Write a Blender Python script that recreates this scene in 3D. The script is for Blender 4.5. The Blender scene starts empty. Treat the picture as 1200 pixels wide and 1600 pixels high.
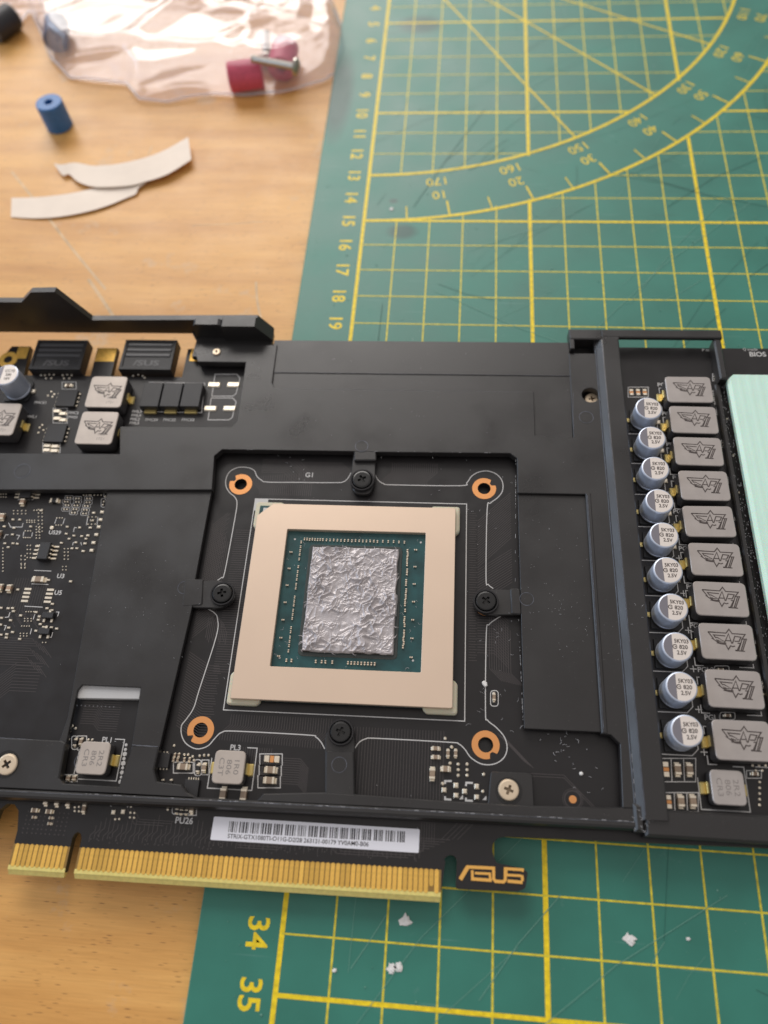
import bpy, math, random
import numpy as np
from mathutils import Vector, Matrix, noise
from mathutils.geometry import tessellate_polygon

# ---------------------------------------------------------------- scene, camera, light
S = bpy.context.scene
S.unit_settings.system = 'METRIC'
S.unit_settings.scale_length = 0.01            # 1 unit = 1 cm
ROT = (-0.46576, -0.07209, -0.05614)           # world -> camera, rotation vector
CAM = Vector((2.81979, -33.0702, 16.30944))
FPX = 1170.764                                 # focal length in photo pixels (1200 x 1600)
_a = Vector(ROT)
RC = Matrix.Rotation(_a.length, 3, _a.normalized())
cam_d = bpy.data.cameras.new('camera')
cam = bpy.data.objects.new('camera', cam_d)
S.collection.objects.link(cam)
cam.matrix_world = Matrix.Translation(CAM) @ RC.transposed().to_4x4()
cam_d.sensor_fit = 'VERTICAL'
cam_d.sensor_height = 24.0
cam_d.lens = 24.0 * FPX / 1600
cam_d.clip_start = 0.5
cam_d.clip_end = 1000
cam_d.dof.use_dof = True
cam_d.dof.focus_distance = 16.6
cam_d.dof.aperture_fstop = 0.066
S.camera = cam

W = bpy.data.worlds.new('World'); S.world = W
W.use_nodes = True
wn = W.node_tree
bg = wn.nodes['Background']
tc = wn.nodes.new('ShaderNodeTexCoord')
sx = wn.nodes.new('ShaderNodeSeparateXYZ')
rp = wn.nodes.new('ShaderNodeValToRGB')
wn.links.new(tc.outputs['Generated'], sx.inputs[0])
mr = wn.nodes.new('ShaderNodeMapRange')
mr.inputs['From Min'].default_value = -1; mr.inputs['From Max'].default_value = 1
wn.links.new(sx.outputs['Z'], mr.inputs['Value'])
wn.links.new(mr.outputs[0], rp.inputs[0])
e = rp.color_ramp.elements
e[0].position = 0.44; e[0].color = (0.22, 0.22, 0.235, 1)
e[1].position = 1.0; e[1].color = (0.86, 0.80, 0.77, 1)
m_ = e.new(0.64); m_.color = (0.58, 0.56, 0.56, 1)
wn.links.new(rp.outputs[0], bg.inputs['Color'])
bg.inputs['Strength'].default_value = 0.64

def area(name, loc, target, sx_, sy_, energy, col):
    d = bpy.data.lights.new(name, 'AREA'); d.shape = 'RECTANGLE'
    d.size = sx_; d.size_y = sy_; d.energy = energy; d.color = col
    o = bpy.data.objects.new(name, d); S.collection.objects.link(o)
    o.location = loc
    o.rotation_euler = (Vector(target) - Vector(loc)).to_track_quat('-Z', 'Y').to_euler()
    return o
area('window_light', (-44, 126, 96), (0, -18, 0), 130, 100, 262000, (1.0, 0.95, 0.90))
area('side_window_light', (-150, 15, 52), (3, -25, 0), 170, 62, 115000, (0.62, 0.78, 1.0))
S.view_settings.view_transform = 'Standard'
S.view_settings.look = 'None'
S.view_settings.exposure = 0.0
S.view_settings.gamma = 1.0

# ---------------------------------------------------------------- measuring helpers
CARD = Vector((2.99635, -33.25422, 0.39312)); CTH = 0.01331
def ray(px, py):
    return RC.transposed() @ Vector(((px - 600) / FPX, -(py - 800) / FPX, -1.0))
def M(px, py, z=0.0):
    """point of the photograph -> x, y (cm) on the horizontal plane z (cm)"""
    d = ray(px, py); t = (z - CAM.z) / d.z
    p = CAM + d * t
    return (p.x, p.y)
def G(px, py, z=0.0):
    """point of the photograph -> card x, y (mm) at height z (mm) over the board"""
    x, y = M(px, py, CARD.z + z / 10)
    dx, dy = x - CARD.x, y - CARD.y
    c, s = math.cos(CTH), math.sin(CTH)
    return ((c * dx + s * dy) * 10, (-s * dx + c * dy) * 10)
def GP(pts, z=0.0):
    return [G(a, b, z) for a, b in pts]

# ---------------------------------------------------------------- materials
def newmat(name):
    m = bpy.data.materials.new(name); m.use_nodes = True
    return m, m.node_tree, m.node_tree.nodes['Principled BSDF']
def mat(name, col, rough=0.5, metal=0.0, bump=0.0, bscale=60.0, var=0.0, vscale=8.0, spec=0.5, rvar=0.0, coat=0.0, sss=0.0, stretch=None, bdist=0.01):
    m, t, b = newmat(name)
    b.inputs['Base Color'].default_value = (*col, 1)
    b.inputs['Roughness'].default_value = rough
    b.inputs['Metallic'].default_value = metal
    b.inputs['Specular IOR Level'].default_value = spec
    b.inputs['Coat Weight'].default_value = coat
    b.inputs['Coat Roughness'].default_value = 0.1
    if sss:
        b.inputs['Subsurface Weight'].default_value = sss
        b.inputs['Subsurface Scale'].default_value = 0.05
    tcn = t.nodes.new('ShaderNodeTexCoord')
    src = tcn.outputs['Object']
    if stretch:
        mp = t.nodes.new('ShaderNodeMapping'); mp.inputs['Scale'].default_value = stretch
        t.links.new(src, mp.inputs[0]); src = mp.outputs[0]
    if var or rvar:
        n = t.nodes.new('ShaderNodeTexNoise'); n.inputs['Scale'].default_value = vscale
        n.inputs['Detail'].default_value = 6
        t.links.new(src, n.inputs[0])
        if var:
            r = t.nodes.new('ShaderNodeMapRange')
            r.inputs['From Min'].default_value = 0.3; r.inputs['From Max'].default_value = 0.7
            r.inputs['To Min'].default_value = 1 - var; r.inputs['To Max'].default_value = 1 + var
            t.links.new(n.outputs[0], r.inputs[0])
            mx = t.nodes.new('ShaderNodeVectorMath'); mx.operation = 'SCALE'
            mx.inputs[0].default_value = col
            t.links.new(r.outputs[0], mx.inputs['Scale'])
            t.links.new(mx.outputs[0], b.inputs['Base Color'])
        if rvar:
            r = t.nodes.new('ShaderNodeMapRange')
            r.inputs['From Min'].default_value = 0.3; r.inputs['From Max'].default_value = 0.7
            r.inputs['To Min'].default_value = max(0.02, rough - rvar); r.inputs['To Max'].default_value = rough + rvar
            t.links.new(n.outputs[0], r.inputs[0]); t.links.new(r.outputs[0], b.inputs['Roughness'])
    if bump:
        n2 = t.nodes.new('ShaderNodeTexNoise'); n2.inputs['Scale'].default_value = bscale
        n2.inputs['Detail'].default_value = 3
        t.links.new(src, n2.inputs[0])
        bp = t.nodes.new('ShaderNodeBump'); bp.inputs['Strength'].default_value = bump
        bp.inputs['Distance'].default_value = bdist
        t.links.new(n2.outputs[0], bp.inputs['Height']); t.links.new(bp.outputs[0], b.inputs['Normal'])
    return m

def plate_material():
    m, t, b = newmat('powder_coated_black')
    tcn = t.nodes.new('ShaderNodeTexCoord')
    n = t.nodes.new('ShaderNodeTexNoise'); n.inputs['Scale'].default_value = 90; n.inputs['Detail'].default_value = 3
    t.links.new(tcn.outputs['Object'], n.inputs[0])
    n3 = t.nodes.new('ShaderNodeTexNoise'); n3.inputs['Scale'].default_value = 0.9; n3.inputs['Detail'].default_value = 5
    t.links.new(tcn.outputs['Object'], n3.inputs[0])
    r = t.nodes.new('ShaderNodeMapRange'); r.inputs['From Min'].default_value = .3; r.inputs['From Max'].default_value = .7
    r.inputs['To Min'].default_value = 0.27; r.inputs['To Max'].default_value = 0.47
    t.links.new(n3.outputs[0], r.inputs[0]); t.links.new(r.outputs[0], b.inputs['Roughness'])
    # settled dust: sparse fine specks
    v = t.nodes.new('ShaderNodeTexVoronoi'); v.inputs['Scale'].default_value = 11
    t.links.new(tcn.outputs['Object'], v.inputs[0])
    sp = t.nodes.new('ShaderNodeMath'); sp.operation = 'LESS_THAN'; sp.inputs[1].default_value = 0.075
    t.links.new(v.outputs['Distance'], sp.inputs[0])
    mx = t.nodes.new('ShaderNodeMix'); mx.data_type = 'RGBA'
    mx.inputs['A'].default_value = (0.0160, 0.0147, 0.0146, 1); mx.inputs['B'].default_value = (0.10, 0.095, 0.09, 1)
    mu = t.nodes.new('ShaderNodeMath'); mu.operation = 'MULTIPLY'
    sepc = t.nodes.new('ShaderNodeSeparateColor'); t.links.new(v.outputs['Color'], sepc.inputs[0])
    t.links.new(sp.outputs[0], mu.inputs[0]); t.links.new(sepc.outputs[0], mu.inputs[1])
    t.links.new(mu.outputs[0], mx.inputs['Factor'])
    t.links.new(mx.outputs['Result'], b.inputs['Base Color'])
    bp = t.nodes.new('ShaderNodeBump'); bp.inputs['Strength'].default_value = 0.35; bp.inputs['Distance'].default_value = 0.004
    t.links.new(n.outputs[0], bp.inputs['Height']); t.links.new(bp.outputs[0], b.inputs['Normal'])
    b.inputs['Specular IOR Level'].default_value = 0.70
    return m

def wood_material():
    m, t, b = newmat('oiled_beech_wood')
    tcn = t.nodes.new('ShaderNodeTexCoord')
    mp = t.nodes.new('ShaderNodeMapping'); mp.inputs['Scale'].default_value = (0.10, 0.9, 1); mp.inputs['Rotation'].default_value = (0, 0, 0.05)
    t.links.new(tcn.outputs['Object'], mp.inputs[0])
    n = t.nodes.new('ShaderNodeTexNoise'); n.inputs['Scale'].default_value = 1.5; n.inputs['Detail'].default_value = 8; n.inputs['Roughness'].default_value = .6
    t.links.new(mp.outputs[0], n.inputs[0])
    cr = t.nodes.new('ShaderNodeValToRGB')
    el = cr.color_ramp.elements
    el[0].position = .3; el[0].color = (0.58, 0.275, 0.068, 1)
    el[1].position = .72; el[1].color = (0.80, 0.44, 0.135, 1)
    t.links.new(n.outputs[0], cr.inputs[0])
    # pores: short dark dashes along the grain
    mp2 = t.nodes.new('ShaderNodeMapping'); mp2.inputs['Scale'].default_value = (1.9, 15, 1); mp2.inputs['Rotation'].default_value = (0, 0, -0.06)
    t.links.new(tcn.outputs['Object'], mp2.inputs[0])
    v = t.nodes.new('ShaderNodeTexVoronoi'); v.inputs['Scale'].default_value = 1.6
    t.links.new(mp2.outputs[0], v.inputs[0])
    rr = t.nodes.new('ShaderNodeMapRange'); rr.inputs['From Min'].default_value = 0.08; rr.inputs['From Max'].default_value = 0.26
    rr.inputs['To Min'].default_value = 1; rr.inputs['To Max'].default_value = 0
    t.links.new(v.outputs['Distance'], rr.inputs[0])
    sepc = t.nodes.new('ShaderNodeSeparateColor'); t.links.new(v.outputs['Color'], sepc.inputs[0])
    th = t.nodes.new('ShaderNodeMapRange'); th.inputs['From Min'].default_value = .25; th.inputs['From Max'].default_value = 1.0
    t.links.new(sepc.outputs[1], th.inputs[0])
    mu = t.nodes.new('ShaderNodeMath'); mu.operation = 'MULTIPLY'
    t.links.new(rr.outputs[0], mu.inputs[0]); t.links.new(th.outputs[0], mu.inputs[1])
    mu2 = t.nodes.new('ShaderNodeMath'); mu2.operation = 'MULTIPLY'; mu2.inputs[1].default_value = 0.95
    t.links.new(mu.outputs[0], mu2.inputs[0])
    mx = t.nodes.new('ShaderNodeMix'); mx.data_type = 'RGBA'
    mx.inputs['B'].default_value = (0.20, 0.085, 0.03, 1)
    t.links.new(cr.outputs[0], mx.inputs['A']); t.links.new(mu2.outputs[0], mx.inputs['Factor'])
    # fine fibre
    mp3 = t.nodes.new('ShaderNodeMapping'); mp3.inputs['Scale'].default_value = (1.0, 26, 1)
    t.links.new(tcn.outputs['Object'], mp3.inputs[0])
    n3 = t.nodes.new('ShaderNodeTexNoise'); n3.inputs['Scale'].default_value = 1.2; n3.inputs['Detail'].default_value = 5
    t.links.new(mp3.outputs[0], n3.inputs[0])
    r3 = t.nodes.new('ShaderNodeMapRange'); r3.inputs['To Min'].default_value = .82; r3.inputs['To Max'].default_value = 1.18
    t.links.new(n3.outputs[0], r3.inputs[0])
    sc = t.nodes.new('ShaderNodeVectorMath'); sc.operation = 'SCALE'
    t.links.new(mx.outputs['Result'], sc.inputs[0]); t.links.new(r3.outputs[0], sc.inputs['Scale'])
    # pale worn stains
    n4 = t.nodes.new('ShaderNodeTexNoise'); n4.inputs['Scale'].default_value = 0.75; n4.inputs['Detail'].default_value = 9; n4.inputs['Roughness'].default_value = .65
    t.links.new(tcn.outputs['Object'], n4.inputs[0])
    r4 = t.nodes.new('ShaderNodeMapRange'); r4.inputs['From Min'].default_value = .60; r4.inputs['From Max'].default_value = .68; r4.inputs['To Max'].default_value = .5
    t.links.new(n4.outputs[0], r4.inputs[0])
    mx4 = t.nodes.new('ShaderNodeMix'); mx4.data_type = 'RGBA'; mx4.inputs['B'].default_value = (0.62, 0.45, 0.30, 1)
    t.links.new(sc.outputs[0], mx4.inputs['A']); t.links.new(r4.outputs[0], mx4.inputs['Factor'])
    t.links.new(mx4.outputs['Result'], b.inputs['Base Color'])
    b.inputs['Roughness'].default_value = 0.42
    r5 = t.nodes.new('ShaderNodeMapRange'); r5.inputs['To Min'].default_value = .3; r5.inputs['To Max'].default_value = .6
    t.links.new(n4.outputs[0], r5.inputs[0]); t.links.new(r5.outputs[0], b.inputs['Roughness'])
    bp = t.nodes.new('ShaderNodeBump'); bp.inputs['Strength'].default_value = .25; bp.inputs['Distance'].default_value = 0.01
    t.links.new(n3.outputs[0], bp.inputs['Height']); t.links.new(bp.outputs[0], b.inputs['Normal'])
    return m

def mat_green():
    m, t, b = newmat('cutting_mat_green')
    tcn = t.nodes.new('ShaderNodeTexCoord')
    n = t.nodes.new('ShaderNodeTexNoise'); n.inputs['Scale'].default_value = 0.5; n.inputs['Detail'].default_value = 6
    t.links.new(tcn.outputs['Object'], n.inputs[0])
    cr = t.nodes.new('ShaderNodeValToRGB'); el = cr.color_ramp.elements
    el[0].position = .3; el[0].color = (0.012, 0.150, 0.108, 1)
    el[1].position = .72; el[1].color = (0.022, 0.205, 0.150, 1)
    t.links.new(n.outputs[0], cr.inputs[0])
    # knife scratches: three sets of thin long marks
    last = cr.outputs[0]
    hs = None
    for k, (ang, sc_) in enumerate(((0.62, 1.0), (-0.35, 0.8), (1.35, 0.7), (0.95, 1.3))):
        mp = t.nodes.new('ShaderNodeMapping'); mp.inputs['Rotation'].default_value = (0, 0, ang)
        mp.inputs['Scale'].default_value = (0.16 * sc_, 3.4 * sc_, 1); mp.inputs['Location'].default_value = (k * 3.1, k * 7.7, 0)
        t.links.new(tcn.outputs['Object'], mp.inputs[0])
        v = t.nodes.new('ShaderNodeTexVoronoi'); v.feature = 'F1'; v.inputs['Scale'].default_value = 1.0
        t.links.new(mp.outputs[0], v.inputs[0])
        r = t.nodes.new('ShaderNodeMapRange'); r.inputs['From Min'].default_value = 0.03; r.inputs['From Max'].default_value = 0.085
        r.inputs['To Min'].default_value = .5; r.inputs['To Max'].default_value = 0
        t.links.new(v.outputs['Distance'], r.inputs[0])
        mx = t.nodes.new('ShaderNodeMix'); mx.data_type = 'RGBA'
        mx.inputs['B'].default_value = (0.10, 0.26, 0.22, 1) if k != 1 else (0.01, 0.06, 0.05, 1)
        t.links.new(last, mx.inputs['A']); t.links.new(r.outputs[0], mx.inputs['Factor'])
        last = mx.outputs['Result']; hs = r.outputs[0]
    # pale scuffs
    n4 = t.nodes.new('ShaderNodeTexNoise'); n4.inputs['Scale'].default_value = 1.1; n4.inputs['Detail'].default_value = 10; n4.inputs['Roughness'].default_value = .7
    t.links.new(tcn.outputs['Object'], n4.inputs[0])
    r4 = t.nodes.new('ShaderNodeMapRange'); r4.inputs['From Min'].default_value = .62; r4.inputs['From Max'].default_value = .78; r4.inputs['To Max'].default_value = .5
    t.links.new(n4.outputs[0], r4.inputs[0])
    mx = t.nodes.new('ShaderNodeMix'); mx.data_type = 'RGBA'; mx.inputs['B'].default_value = (0.16, 0.30, 0.27, 1)
    t.links.new(last, mx.inputs['A']); t.links.new(r4.outputs[0], mx.inputs['Factor'])
    last = mx.outputs['Result']
    # dark damp marks with their own outlines
    for cx, cy, ax, ay in ((1.25, -5.1, .95, .62), (1.2, -15.45, .52, .36), (.85, -14.15, .16, .12), (-1.35, -9.0, .55, 2.6)):
        mp = t.nodes.new('ShaderNodeMapping'); mp.vector_type = 'POINT'
        mp.inputs['Location'].default_value = (-cx / ax, -cy / ay, 0); mp.inputs['Scale'].default_value = (1 / ax, 1 / ay, 0)
        t.links.new(tcn.outputs['Object'], mp.inputs[0])
        ln = t.nodes.new('ShaderNodeVectorMath'); ln.operation = 'LENGTH'; t.links.new(mp.outputs[0], ln.inputs[0])
        rr = t.nodes.new('ShaderNodeMapRange'); rr.inputs['From Min'].default_value = .55; rr.inputs['From Max'].default_value = 1.05
        rr.inputs['To Min'].default_value = .7; rr.inputs['To Max'].default_value = 0
        t.links.new(ln.outputs['Value'], rr.inputs[0])
        mx = t.nodes.new('ShaderNodeMix'); mx.data_type = 'RGBA'; mx.inputs['B'].default_value = (0.004, 0.040, 0.034, 1)
        t.links.new(last, mx.inputs['A']); t.links.new(rr.outputs[0], mx.inputs['Factor']); last = mx.outputs['Result']
    t.links.new(last, b.inputs['Base Color'])
    b.inputs['Specular IOR Level'].default_value = .75
    r5 = t.nodes.new('ShaderNodeMapRange'); r5.inputs['To Min'].default_value = .38; r5.inputs['To Max'].default_value = .60
    t.links.new(n.outputs[0], r5.inputs[0]); t.links.new(r5.outputs[0], b.inputs['Roughness'])
    n2 = t.nodes.new('ShaderNodeTexNoise'); n2.inputs['Scale'].default_value = 55; n2.inputs['Detail'].default_value = 2
    t.links.new(tcn.outputs['Object'], n2.inputs[0])
    bp = t.nodes.new('ShaderNodeBump'); bp.inputs['Strength'].default_value = .3; bp.inputs['Distance'].default_value = 0.01
    t.links.new(n2.outputs[0], bp.inputs['Height']); t.links.new(bp.outputs[0], b.inputs['Normal'])
    return m

def film_material():
    m = bpy.data.materials.new('clear_plastic_film'); m.use_nodes = True
    t = m.node_tree; t.nodes.clear()
    out = t.nodes.new('ShaderNodeOutputMaterial')
    tr = t.nodes.new('ShaderNodeBsdfTransparent'); tr.inputs[0].default_value = (0.985, 0.975, 0.98, 1)
    gl = t.nodes.new('ShaderNodeBsdfGlossy'); gl.inputs['Roughness'].default_value = 0.16; gl.inputs[0].default_value = (1, 1, 1, 1)
    df = t.nodes.new('ShaderNodeBsdfDiffuse'); df.inputs[0].default_value = (0.80, 0.79, 0.90, 1)
    tl = t.nodes.new('ShaderNodeBsdfTranslucent'); tl.inputs[0].default_value = (0.80, 0.79, 0.90, 1)
    a = t.nodes.new('ShaderNodeMixShader'); a.inputs[0].default_value = .5
    t.links.new(df.outputs[0], a.inputs[1]); t.links.new(tl.outputs[0], a.inputs[2])
    m1 = t.nodes.new('ShaderNodeMixShader'); m1.inputs[0].default_value = .17
    t.links.new(tr.outputs[0], m1.inputs[1]); t.links.new(a.outputs[0], m1.inputs[2])
    fr = t.nodes.new('ShaderNodeLayerWeight'); fr.inputs[0].default_value = .5
    pw = t.nodes.new('ShaderNodeMath'); pw.operation = 'POWER'; pw.inputs[1].default_value = 3.0
    t.links.new(fr.outputs['Facing'], pw.inputs[0])
    ad = t.nodes.new('ShaderNodeMath'); ad.operation = 'MULTIPLY_ADD'; ad.inputs[1].default_value = .30; ad.inputs[2].default_value = .07
    t.links.new(pw.outputs[0], ad.inputs[0])
    m2 = t.nodes.new('ShaderNodeMixShader')
    t.links.new(ad.outputs[0], m2.inputs[0]); t.links.new(m1.outputs[0], m2.inputs[1]); t.links.new(gl.outputs[0], m2.inputs[2])
    tcn = t.nodes.new('ShaderNodeTexCoord')
    n = t.nodes.new('ShaderNodeTexNoise'); n.inputs['Scale'].default_value = 2.2; n.inputs['Detail'].default_value = 4
    t.links.new(tcn.outputs['Object'], n.inputs[0])
    bp = t.nodes.new('ShaderNodeBump'); bp.inputs['Strength'].default_value = .15; bp.inputs['Distance'].default_value = .05
    t.links.new(n.outputs[0], bp.inputs['Height']); t.links.new(bp.outputs[0], gl.inputs['Normal'])
    t.links.new(m2.outputs[0], out.inputs[0])
    return m

X = {}
X['plate'] = plate_material()
X['rail'] = X['plate']
X['pcb'] = mat('black_solder_mask', (0.0120, 0.0106, 0.0112), .36, bump=.15, bscale=70, rvar=.06, vscale=2, bdist=.004)
X['pcb_edge'] = mat('bare_fibreglass_edge', (0.74, 0.62, 0.20), .45, bump=.2, bscale=80, var=.10, vscale=14, sss=.1)
X['pcb_side'] = mat('dark_board_side', (0.075, 0.062, 0.030), .5)
X['trace'] = mat('masked_copper_trace', (0.058, 0.050, 0.050), .32)
X['silk'] = mat('white_silkscreen', (0.56, 0.55, 0.54), .6)
X['gold'] = mat('gold_plating', (1.0, 0.60, 0.13), .38, metal=.55, bump=.12, bscale=50, var=.12, vscale=10)
_g = X['gold'].node_tree; _oi = _g.nodes.new('ShaderNodeObjectInfo'); _h = _g.nodes.new('ShaderNodeHueSaturation')
_m = _g.nodes.new('ShaderNodeMapRange'); _m.inputs['To Min'].default_value = .74; _m.inputs['To Max'].default_value = 1.05
_b = _g.nodes['Principled BSDF']; _l = _b.inputs['Base Color'].links[0]
_g.links.new(_oi.outputs['Random'], _m.inputs[0]); _g.links.new(_m.outputs[0], _h.inputs['Value']); _g.links.new(_l.from_socket, _h.inputs['Color']); _g.links.new(_h.outputs[0], _b.inputs['Base Color'])
X['goldlogo'] = mat('gold_plated_logo', (0.95, 0.52, 0.13), .38, metal=.6)
X['copper'] = mat('copper_ring', (0.80, 0.36, 0.13), .42, metal=.55, bump=.1, bscale=60)
X['solder'] = mat('solder_tin', (0.92, 0.83, 0.68), .36, metal=.9, bump=.3, bscale=25, bdist=.01)
X['tin'] = mat('gold_tinted_terminal', (0.76, 0.60, 0.24), .35, metal=.8, bump=.3, bscale=30)
X['smd_tan'] = mat('ceramic_capacitor_body', (0.30, 0.22, 0.155), .5, var=.2, vscale=5)
X['smd_black'] = mat('black_chip_body', (0.016, 0.015, 0.016), .42)
X['chip'] = mat('black_epoxy_package', (0.022, 0.021, 0.022), .5, bump=.3, bscale=90)
X['nickel'] = mat('copper_tinted_stiffener', (0.80, 0.625, 0.485), .38, metal=.62, bump=.14, bscale=60, var=.02, vscale=.8, bdist=.004)
X['substrate'] = mat('green_substrate', (0.012, 0.062, 0.066), .34, var=.3, vscale=3, bump=.1)
X['cream'] = mat('cream_corner_adhesive', (0.62, 0.58, 0.44), .45, sss=.2)
X['die'] = mat('silicon_die_side', (0.06, 0.05, 0.045), .35)
X['paste'] = mat('grey_thermal_paste', (0.47, 0.435, 0.44), .31, metal=.14, bump=.25, bscale=16, var=.16, vscale=4, bdist=.012)
X['can'] = mat('aluminium_can', (0.60, 0.66, 0.78), .45, metal=.55, bump=.06, bscale=30, stretch=(1, 1, .1))
X['captop'] = mat('capacitor_top_face', (0.80, 0.73, 0.67), .42, metal=.25)
X['capdark'] = mat('capacitor_polarity_segment', (0.25, 0.24, 0.27), .35, metal=.5)
X['print'] = mat('laser_marking', (0.07, 0.055, 0.05), .6)
X['printlite'] = mat('faint_laser_marking', (0.24, 0.215, 0.20), .6)
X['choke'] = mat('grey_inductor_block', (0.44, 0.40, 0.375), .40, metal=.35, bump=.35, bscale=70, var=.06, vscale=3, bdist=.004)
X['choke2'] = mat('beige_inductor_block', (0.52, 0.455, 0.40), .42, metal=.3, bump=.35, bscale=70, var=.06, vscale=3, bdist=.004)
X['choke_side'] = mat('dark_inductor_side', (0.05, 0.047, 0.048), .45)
X['rubber'] = mat('black_plastic_base', (0.012, 0.012, 0.013), .4)
X['screwblack'] = mat('black_screw', (0.010, 0.010, 0.010), .26, metal=.0, spec=.6)
X['washer'] = mat('glossy_black_washer', (0.035, 0.034, 0.036), .22, metal=.4)
X['screwtan'] = mat('brass_toned_screw', (0.83, 0.68, 0.50), .36, metal=.75, bump=.15, bscale=40)
X['recess'] = mat('screw_recess', (0.34, 0.26, 0.18), .5, metal=.6)
X['foam'] = mat('grey_white_foam', (0.50, 0.50, 0.50), .8, bump=.4, bscale=60)
X['pad'] = mat('mint_silicone_pad', (0.62, 0.86, 0.75), .5, sss=.25, var=.02, vscale=1.3)
X['label'] = mat('white_paper_label', (0.82, 0.82, 0.88), .5)
X['ink'] = mat('black_ink', (0.03, 0.028, 0.03), .6)
X['yellow'] = mat('yellow_mat_print', (0.84, 0.62, 0.012), .5, var=.2, vscale=9, bump=.2)
X['yellow_thin'] = mat('thin_yellow_mat_print', (0.68, 0.57, 0.04), .5, var=.3, vscale=7, bump=.2)
X['green'] = mat_green()
X['wood'] = wood_material()
X['scuff'] = mat('pale_scratch', (0.66, 0.46, 0.26), .6, var=.25, vscale=3)
X['film'] = film_material()
X['hem'] = mat('folded_film_edge', (0.85, 0.82, 0.84), .2, spec=.8)
X['hem'].node_tree.nodes['Principled BSDF'].inputs['Alpha'].default_value = .35
X['blue'] = mat('blue_rubber', (0.035, 0.16, 0.42), .45, bump=.2, bscale=30, var=.1)
X['pink'] = mat('pink_rubber', (0.66, 0.10, 0.17), .45, bump=.2, bscale=30, var=.1)
X['steel'] = mat('steel', (0.50, 0.47, 0.42), .3, metal=.95, bump=.2)
X['darkblue'] = mat('dark_blue_rubber', (0.05, 0.07, 0.14), .5)
X['darkgrey'] = mat('dark_rubber', (0.03, 0.03, 0.035), .5)
X['paper'] = mat('cream_backing_paper', (0.86, 0.74, 0.62), .6, var=.03, vscale=2, bump=.2, bscale=3)
X['flake'] = mat('white_flake', (0.75, 0.74, 0.72), .7, bump=.5, bscale=12)
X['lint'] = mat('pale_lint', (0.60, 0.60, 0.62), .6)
X['edge_glint'] = mat('painted_edge_glint', (0.13, 0.14, 0.17), .35, metal=.5, var=.5, vscale=7)  # highlight tone put into the colour of plate edges and ring outlines
X['cut_pale'] = mat('pale_knife_cut', (0.15, 0.34, 0.27), .6)
X['cut_dark'] = mat('dark_knife_cut', (0.012, 0.075, 0.055), .6)
X['grease'] = mat('glossy_residue', (0.16, 0.16, 0.17), .25)

X['finger_gap'] = mat('laminate_between_contacts', (0.26, 0.15, 0.035), .5)
X['underfill'] = mat('dark_underfill', (0.045, 0.055, 0.052), .3)
X['printlite2'] = mat('embossed_black_plastic', (0.075, 0.075, 0.08), .35)
X['smd_tan2'] = mat('pinkish_ceramic_body', (0.42, 0.28, 0.19), .5)
X['stain'] = mat('dark_damp_spot', (0.010, 0.060, 0.050), .25)

# ---------------------------------------------------------------- mesh builder (all input in mm)
SC = 0.1
def area2(p):
    return sum(p[i][0] * p[(i + 1) % len(p)][1] - p[(i + 1) % len(p)][0] * p[i][1] for i in range(len(p)))
def ccw(p):
    return list(p) if area2(p) > 0 else list(reversed(p))
def inset(p, d):
    """move a ccw polygon's edges inwards by d"""
    n = len(p); out = []
    for i in range(n):
        a = Vector(p[i - 1]); b = Vector(p[i]); c = Vector(p[(i + 1) % n])
        u = (b - a); v = (c - b)
        if u.length < 1e-6 or v.length < 1e-6:
            out.append(tuple(b)); continue
        u.normalize(); v.normalize()
        n1 = Vector((-u.y, u.x)); n2 = Vector((-v.y, v.x))
        k = 1 + n1.dot(n2)
        if k < 0.25: k = 0.25
        q = b + (n1 + n2) * (d / k)
        out.append((q.x, q.y))
    return out
def rpoly(p, r, seg=4):
    """round the corners of a polygon; r a number or one per corner"""
    n = len(p); out = []
    for i in range(n):
        rr = r[i] if isinstance(r, (list, tuple)) else r
        a = Vector(p[i - 1]); b = Vector(p[i]); c = Vector(p[(i + 1) % n])
        u = (a - b); v = (c - b)
        t = min(rr, u.length * .48, v.length * .48)
        if t < 1e-4:
            out.append((b.x, b.y)); continue
        s = b + u.normalized() * t; f = b + v.normalized() * t
        for k in range(seg + 1):
            w = k / seg
            q = s * (1 - w) ** 2 + b * 2 * w * (1 - w) + f * w * w
            out.append((q.x, q.y))
    return out
def rect(x0, y0, x1, y1): return [(x0, y0), (x1, y0), (x1, y1), (x0, y1)]
def circ(cx, cy, r, n=24, a0=0): return [(cx + r * math.cos(a0 + 2 * math.pi * i / n), cy + r * math.sin(a0 + 2 * math.pi * i / n)) for i in range(n)]

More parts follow.
